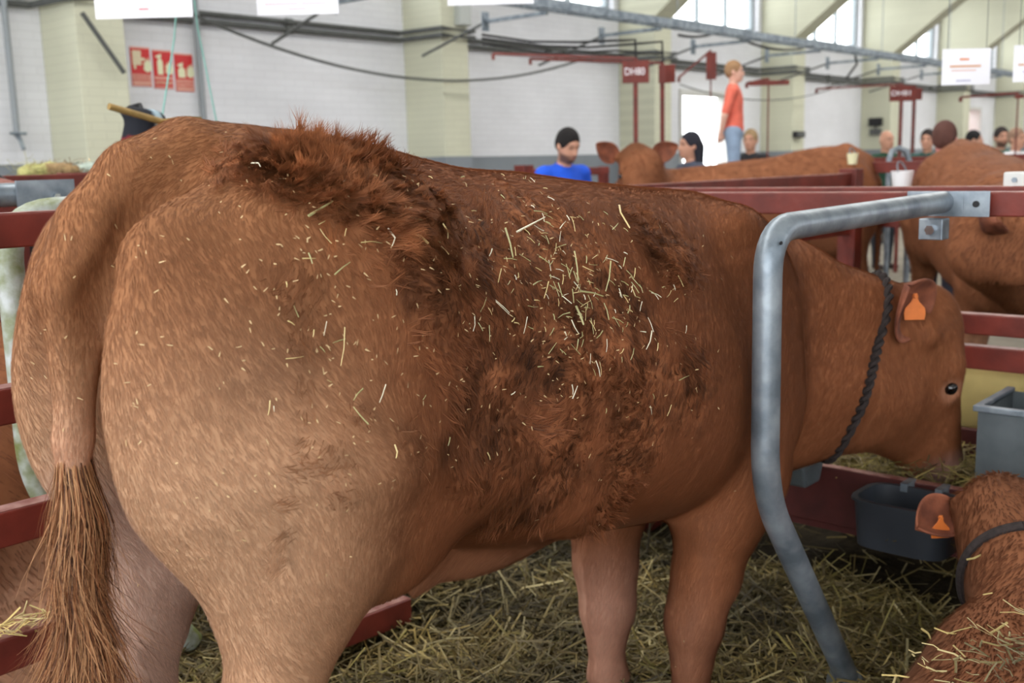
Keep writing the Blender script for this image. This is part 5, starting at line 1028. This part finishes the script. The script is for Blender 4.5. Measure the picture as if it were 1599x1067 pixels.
# ------------------------------------------------------------------ people
M_SKIN = attr_mat('skin', 0.55, 0.3); M_HAIRS = {}
def person(name, label, top, yaw, H, shirt, trousers, hair, skin=(196, 146, 122), beard=None, turn=0.0, tilt=0.0, long_hair=False, arms=((0.24, -0.02, 1.12), (0.22, 0.10, 0.90)), sleeve=0.55, group='people in the background', stand=0.0, bald=False, stoop=0.0):
    """top = point of the crown; body built to height H with its feet at z = stand"""
    s = H / 1.76; r = empty(name, (top[0], top[1], stand), yaw, label, 'person', group); r.scale = (s,) * 3
    vx = 0.011; lo, hi = (-0.42, -0.34, -0.02), (0.42, 0.42, 1.80)
    ct, st_ = math.cos(turn), math.sin(turn); cl, sl_ = math.cos(tilt), math.sin(tilt)
    Rh = np.array([[ct, -st_, 0], [st_, ct, 0], [0, 0, 1]]) @ np.array([[1, 0, 0], [0, cl, sl_], [0, -sl_, cl]]); piv = np.array([0, 0.0, 1.50])
    h = lambda x, y, z: piv + Rh @ (np.array([x, y, z]) - piv)
    def head(B):
        B.el(h(0, 0.005, 1.655), (0.076, 0.097, 0.108), 0.02, Rh); B.el(h(0, 0.038, 1.59), (0.060, 0.070, 0.072), 0.03, Rh); B.el(h(0, 0.075, 1.545), (0.03, 0.026, 0.022), 0.03, Rh)
        B.rc(h(0, 0.098, 1.645), h(0, 0.118, 1.607), 0.012, 0.016, 0.015); B.rc(h(-0.035, 0.088, 1.668), h(0.035, 0.088, 1.668), 0.013, 0.013, 0.02)
        for t in (-1, 1):
            B.el(h(t * 0.032, 0.098, 1.648), (0.016, 0.010, 0.009), 0.012, Rh, sub=True); B.el(h(t * 0.080, -0.005, 1.63), (0.011, 0.022, 0.034), 0.012, Rh)
        B.rc(h(-0.022, 0.098, 1.572), h(0.022, 0.098, 1.572), 0.008, 0.008, 0.012)
    def torso(B, g=0.0):
        B.el((0, 0, 1.27), (0.165 + g, 0.11 + g, 0.20 + g), 0.05); B.rc((-0.15, -0.01, 1.415), (0.15, -0.01, 1.415), 0.058 + g, 0.058 + g, 0.06); B.el((0, 0.01, 1.06), (0.150 + g, 0.105 + g, 0.17), 0.06); B.el((0, 0, 0.93), (0.165 + g, 0.118 + g, 0.12), 0.05)
    def arm(B, t, g=0.0, upto=1.0):
        e, w = np.array(arms[0]) * [t, 1, 1], np.array(arms[1]) * [t, 1, 1]; a = np.array([t * 0.185, -0.01, 1.41])
        B.rc(a, a + (e - a) * min(1, upto / 0.5), 0.050 + g, 0.050 - 0.011 * min(1, upto / 0.5) + g, 0.03)
        if upto > 0.5: B.rc(e, e + (w - e) * min(1, (upto - 0.5) * 2), 0.039 + g, 0.039 - 0.012 * min(1, (upto - .5) * 2) + g, 0.02)
    def legs(B, g=0.0):
        for t in (-1, 1): B.chain([(t * 0.088, 0, 0.92, 0.092 + g), (t * 0.095, 0.012, 0.52, 0.060 + g), (t * 0.098, -0.01, 0.36, 0.055 + g), (t * 0.10, -0.01, 0.09, 0.036 + g)], 0.03)
    B = Body(lo, hi, vx); head(B); B.rc((0, -0.015, 1.40), h(0, 0.0, 1.57), 0.058, 0.052, 0.03); torso(B, -0.012)
    for t in (-1, 1):
        arm(B, t); w = np.array(arms[1]) * [t, 1, 1]; e = np.array(arms[0]) * [t, 1, 1]; d = nz(w - e); B.el(w + d * 0.045, (0.022, 0.036, 0.045), 0.015)
        for k in range(4): f0 = w + d * 0.08 + np.array([0, (k - 1.5) * 0.019, 0]); B.rc(f0, f0 + d * (0.05 - 0.006 * abs(k - 1.3)) + np.array([-t * 0.012, 0, 0]), 0.0095, 0.008, 0.004)
        B.rc(w + d * 0.03 + np.array([0, 0.03, 0]), w + d * 0.075 + np.array([0, 0.052, 0]), 0.011, 0.009, 0.008)
    legs(B, -0.012)
    for t in (-1, 1): B.rc((t * 0.10, -0.03, 0.045), (t * 0.11, 0.13, 0.035), 0.04, 0.034, 0.03)
    V, F = B.mesh(); V = lap(V, F, 1); C = np.tile(S(*skin), (len(V), 1)) * (0.9 + 0.2 * noise(V, 12, 4)[:, None])
    Q = (V - piv) @ Rh + piv        # head space
    lip = np.exp(-((Q[:, 0] / 0.026) ** 2 + ((Q[:, 2] - 1.572) / 0.010) ** 2)) * (Q[:, 1] > 0.07); C = C * (1 - 0.5 * lip[:, None]) + S(170, 90, 86) * 0.5 * lip[:, None]
    eyes = sum(np.exp(-(((Q[:, 0] - t * 0.032) / 0.015) ** 2 + ((Q[:, 2] - 1.648) / 0.009) ** 2)) for t in (-1, 1)) * (Q[:, 1] > 0.06); C = C * (1 - 0.8 * eyes[:, None]) + S(40, 30, 28) * 0.8 * eyes[:, None]
    brow = sum(np.exp(-(((Q[:, 0] - t * 0.034) / 0.022) ** 2 + ((Q[:, 2] - 1.672) / 0.007) ** 2)) for t in (-1, 1)) * (Q[:, 1] > 0.06); C = C * (1 - 0.7 * brow[:, None]) + S(*hair) * 0.7 * brow[:, None]
    if beard: bw = (sstep(1.60, 1.575, Q[:, 2]) * sstep(1.50, 1.53, Q[:, 2]) * sstep(-0.02, 0.03, Q[:, 1]) * (1 - lip))[:, None] * 0.85; C = C * (1 - bw) + S(*beard) * bw
    shoe = (V[:, 2] < 0.085)[:, None]; C = np.where(shoe, S(60, 50, 46), C)
    np_mesh('body', V, F, M_SKIN, r, col=C)
    def part(nm, fn, rgb, bump=0.3):
        B2 = Body(lo, hi, vx); fn(B2); V2, F2 = B2.mesh(); return np_mesh(nm, lap(V2, F2, 1), F2, mat('%s_%d_%d_%d' % ((nm,) + tuple(rgb)), rgb, 0.85, var=0.1, scale=10, bump=bump, bscale=18), r)
    def shirt_fn(B):
        torso(B, 0.006)
        for t in (-1, 1): arm(B, t, 0.012, sleeve)
        B.rc((0, -0.015, 1.43), (0, -0.01, 1.475), 0.066, 0.062, 0.03); B.rc((0, -0.008, 1.47), h(0, 0.0, 1.62), 0.056, 0.05, 0.006, sub=True)
    part('shirt', shirt_fn, shirt)
    def tr_fn(B): B.el((0, 0, 0.90), (0.172, 0.126, 0.11), 0.05); legs(B, 0.01)
    part('trousers', tr_fn, trousers)
    if not bald:
        def hair_fn(B):
            B.el(h(0, -0.008, 1.672), (0.087, 0.106, 0.108), 0.02, Rh); B.el(h(0, -0.05, 1.63), (0.070, 0.05, 0.06), 0.03, Rh)
            if long_hair: B.rc(h(0, -0.09, 1.62), h(0, -0.10, 1.42), 0.055, 0.035, 0.04); B.rc(h(0.055, -0.03, 1.66), h(0.075, -0.05, 1.46), 0.035, 0.025, 0.03); B.rc(h(-0.055, -0.03, 1.66), h(-0.075, -0.05, 1.46), 0.035, 0.025, 0.03)
            B.el(h(0, 0.10, 1.612), (0.068, 0.068, 0.088), 0.012, Rh, sub=True); B.el(h(0, 0.06, 1.56), (0.10, 0.075, 0.075), 0.012, Rh, sub=True)
        part('hair', hair_fn, hair, 0.8)
    return r
LOOK = lambda px, d: None
yaw_to_cam = HEAD + math.pi / 2            # local +y turned to face the camera
def stand_at(px, py, d): return at(px, py, d)
p = stand_at(879, 213, 8.0); person('person', 'dark-haired bearded man in a bright blue shirt looking down', p, yaw_to_cam + 0.5, 1.72, (34, 88, 214), (50, 54, 70), (24, 20, 20), beard=(70, 52, 46), tilt=0.40, turn=0.1, stand=p[2] - 1.66)
p = stand_at(1078, 211, 9.4); person('person', 'dark-haired woman in profile beside the bright doorway', p, yaw_to_cam - 1.25, p[2] + 0.02, (70, 76, 92), (60, 60, 70), (34, 34, 44), long_hair=True)
p = stand_at(1146, 98, 8.6); kid_z = p[2] - 1.18
person('person', 'small child in an orange T-shirt and pale jeans standing high', p, yaw_to_cam + 1.35, 1.19, (226, 112, 92), (140, 160, 184), (150, 116, 84), skin=(216, 170, 150), stand=kid_z, arms=((0.22, -0.10, 1.12), (0.15, -0.14, 0.92)), sleeve=0.42)
o = MB().box((-0.35, -0.35, 0), (0.35, 0.35, kid_z)).build('standing_box', mat('crate_wood', (120, 96, 66), 0.8), bevel=0.01); o.location = (p[0], p[1], 0); tag(o, 'wooden box the child stands on', 'box')
for k in range(5): MB().box((-0.36, -0.36, 0.03 + k * kid_z / 5), (0.36, -0.35, 0.03 + (k + 0.8) * kid_z / 5)).build('slat', mat('crate_wood2', (142, 112, 76), 0.8), o)
p = stand_at(1476, 196, 7.2); person('person', 'man with cropped brown hair seen from behind the right-hand cow', p, yaw_to_cam + 2.5, p[2] + 0.02, (196, 130, 134), (60, 60, 74), (88, 56, 48), skin=(206, 140, 132))
p = stand_at(1384, 207, 13.0); person('person', 'balding man in a dark green jacket left of the red posts', p, yaw_to_cam + 0.4, p[2] + 0.02, (34, 70, 52), (40, 44, 52), (120, 100, 90), bald=True, sleeve=1.0)
p = stand_at(1449, 206, 12.5); person('person', 'dark-haired man in dark green behind the cropped-haired man', p, yaw_to_cam - 0.6, p[2] + 0.02, (44, 84, 78), (40, 40, 48), (40, 32, 30), sleeve=1.0)
p = stand_at(1521, 207, 14.5); person('person', 'dark figure in grey against the far bright doorway', p, yaw_to_cam + 1.2, p[2] + 0.02, (70, 76, 84), (40, 40, 48), (24, 22, 24), sleeve=1.0)
p = stand_at(1564, 202, 13.0); person('person', 'bearded dark-haired man in green at the far right', p, yaw_to_cam, p[2] + 0.02, (60, 110, 96), (40, 40, 48), (44, 36, 34), beard=(40, 32, 30))
p = stand_at(1588, 204, 12.5); person('person', 'person in a white shirt at the far right edge', p, yaw_to_cam + 0.5, p[2] + 0.02, (236, 236, 240), (70, 70, 80), (150, 120, 100))
p = stand_at(1172, 206, 12.5); person('person', 'half-hidden person in black behind the child', p, yaw_to_cam - 0.5, p[2] + 0.02, (34, 34, 38), (40, 40, 48), (150, 124, 90))
# small things by the far rails
def bucket(c, label, m, s=1.0):
    r = empty('bucket', tuple(c), 0, label, 'bucket'); MB().lathe([(0.10 * s, 0), (0.13 * s, 0.24 * s), (0.137 * s, 0.245 * s), (0.125 * s, 0.25 * s), (0.1 * s, 0.06 * s)], (0, 0, 0), 20).build('pail', m, r, smooth=True)
    MB().tube(arc((0, 0, 0.24 * s), 0.13 * s, 0, math.pi, (1, 0, 0), (0, 0.3, 0.95), 12), 0.005, 6).build('handle', M_GALV, r, smooth=True); return r
c = at(1408, 300, 6.6); bucket((c[0], c[1], c[2]), 'white plastic bucket hung between the red rails', mat('bucket_white', (240, 240, 242), 0.4), 0.52); 
c = at(1331, 252, 7.2); bucket((c[0], c[1], c[2] - 0.02), 'small yellow and white bucket beside the background cow rump', mat('bucket_cream', (226, 220, 180), 0.5), 0.3)
tube_thing('gate_hoop', 'curved galvanised gate hoop in front of the man in green', 'gate', [(at(1388, 300, 8.0)[0], at(1388, 300, 8.0)[1], 0.0), at(1388, 250, 8.0), at(1393, 236, 8.0), at(1404, 231, 8.0), at(1414, 236, 8.0), at(1420, 252, 8.0), (at(1420, 300, 8.0)[0], at(1420, 300, 8.0)[1], 0.0)], 0.022, M_GALV, 8)
c = np.array([XR + 0.55, 1.03, ZR + 0.02]); o = MB().box((-0.03, -0.035, -0.03), (0.03, 0.035, 0.025)).build('rail_clamp', mat('clamp_white', (200, 200, 196), 0.5), bevel=0.006); o.location = tuple(c); tag(o, 'pale clamp on the second head rail above the right-hand cow', 'clamp')
MB().tube([(-0.035, 0, 0), (-0.03, 0, 0)], 0.009, 6).build('bolt', M_GALV, o)
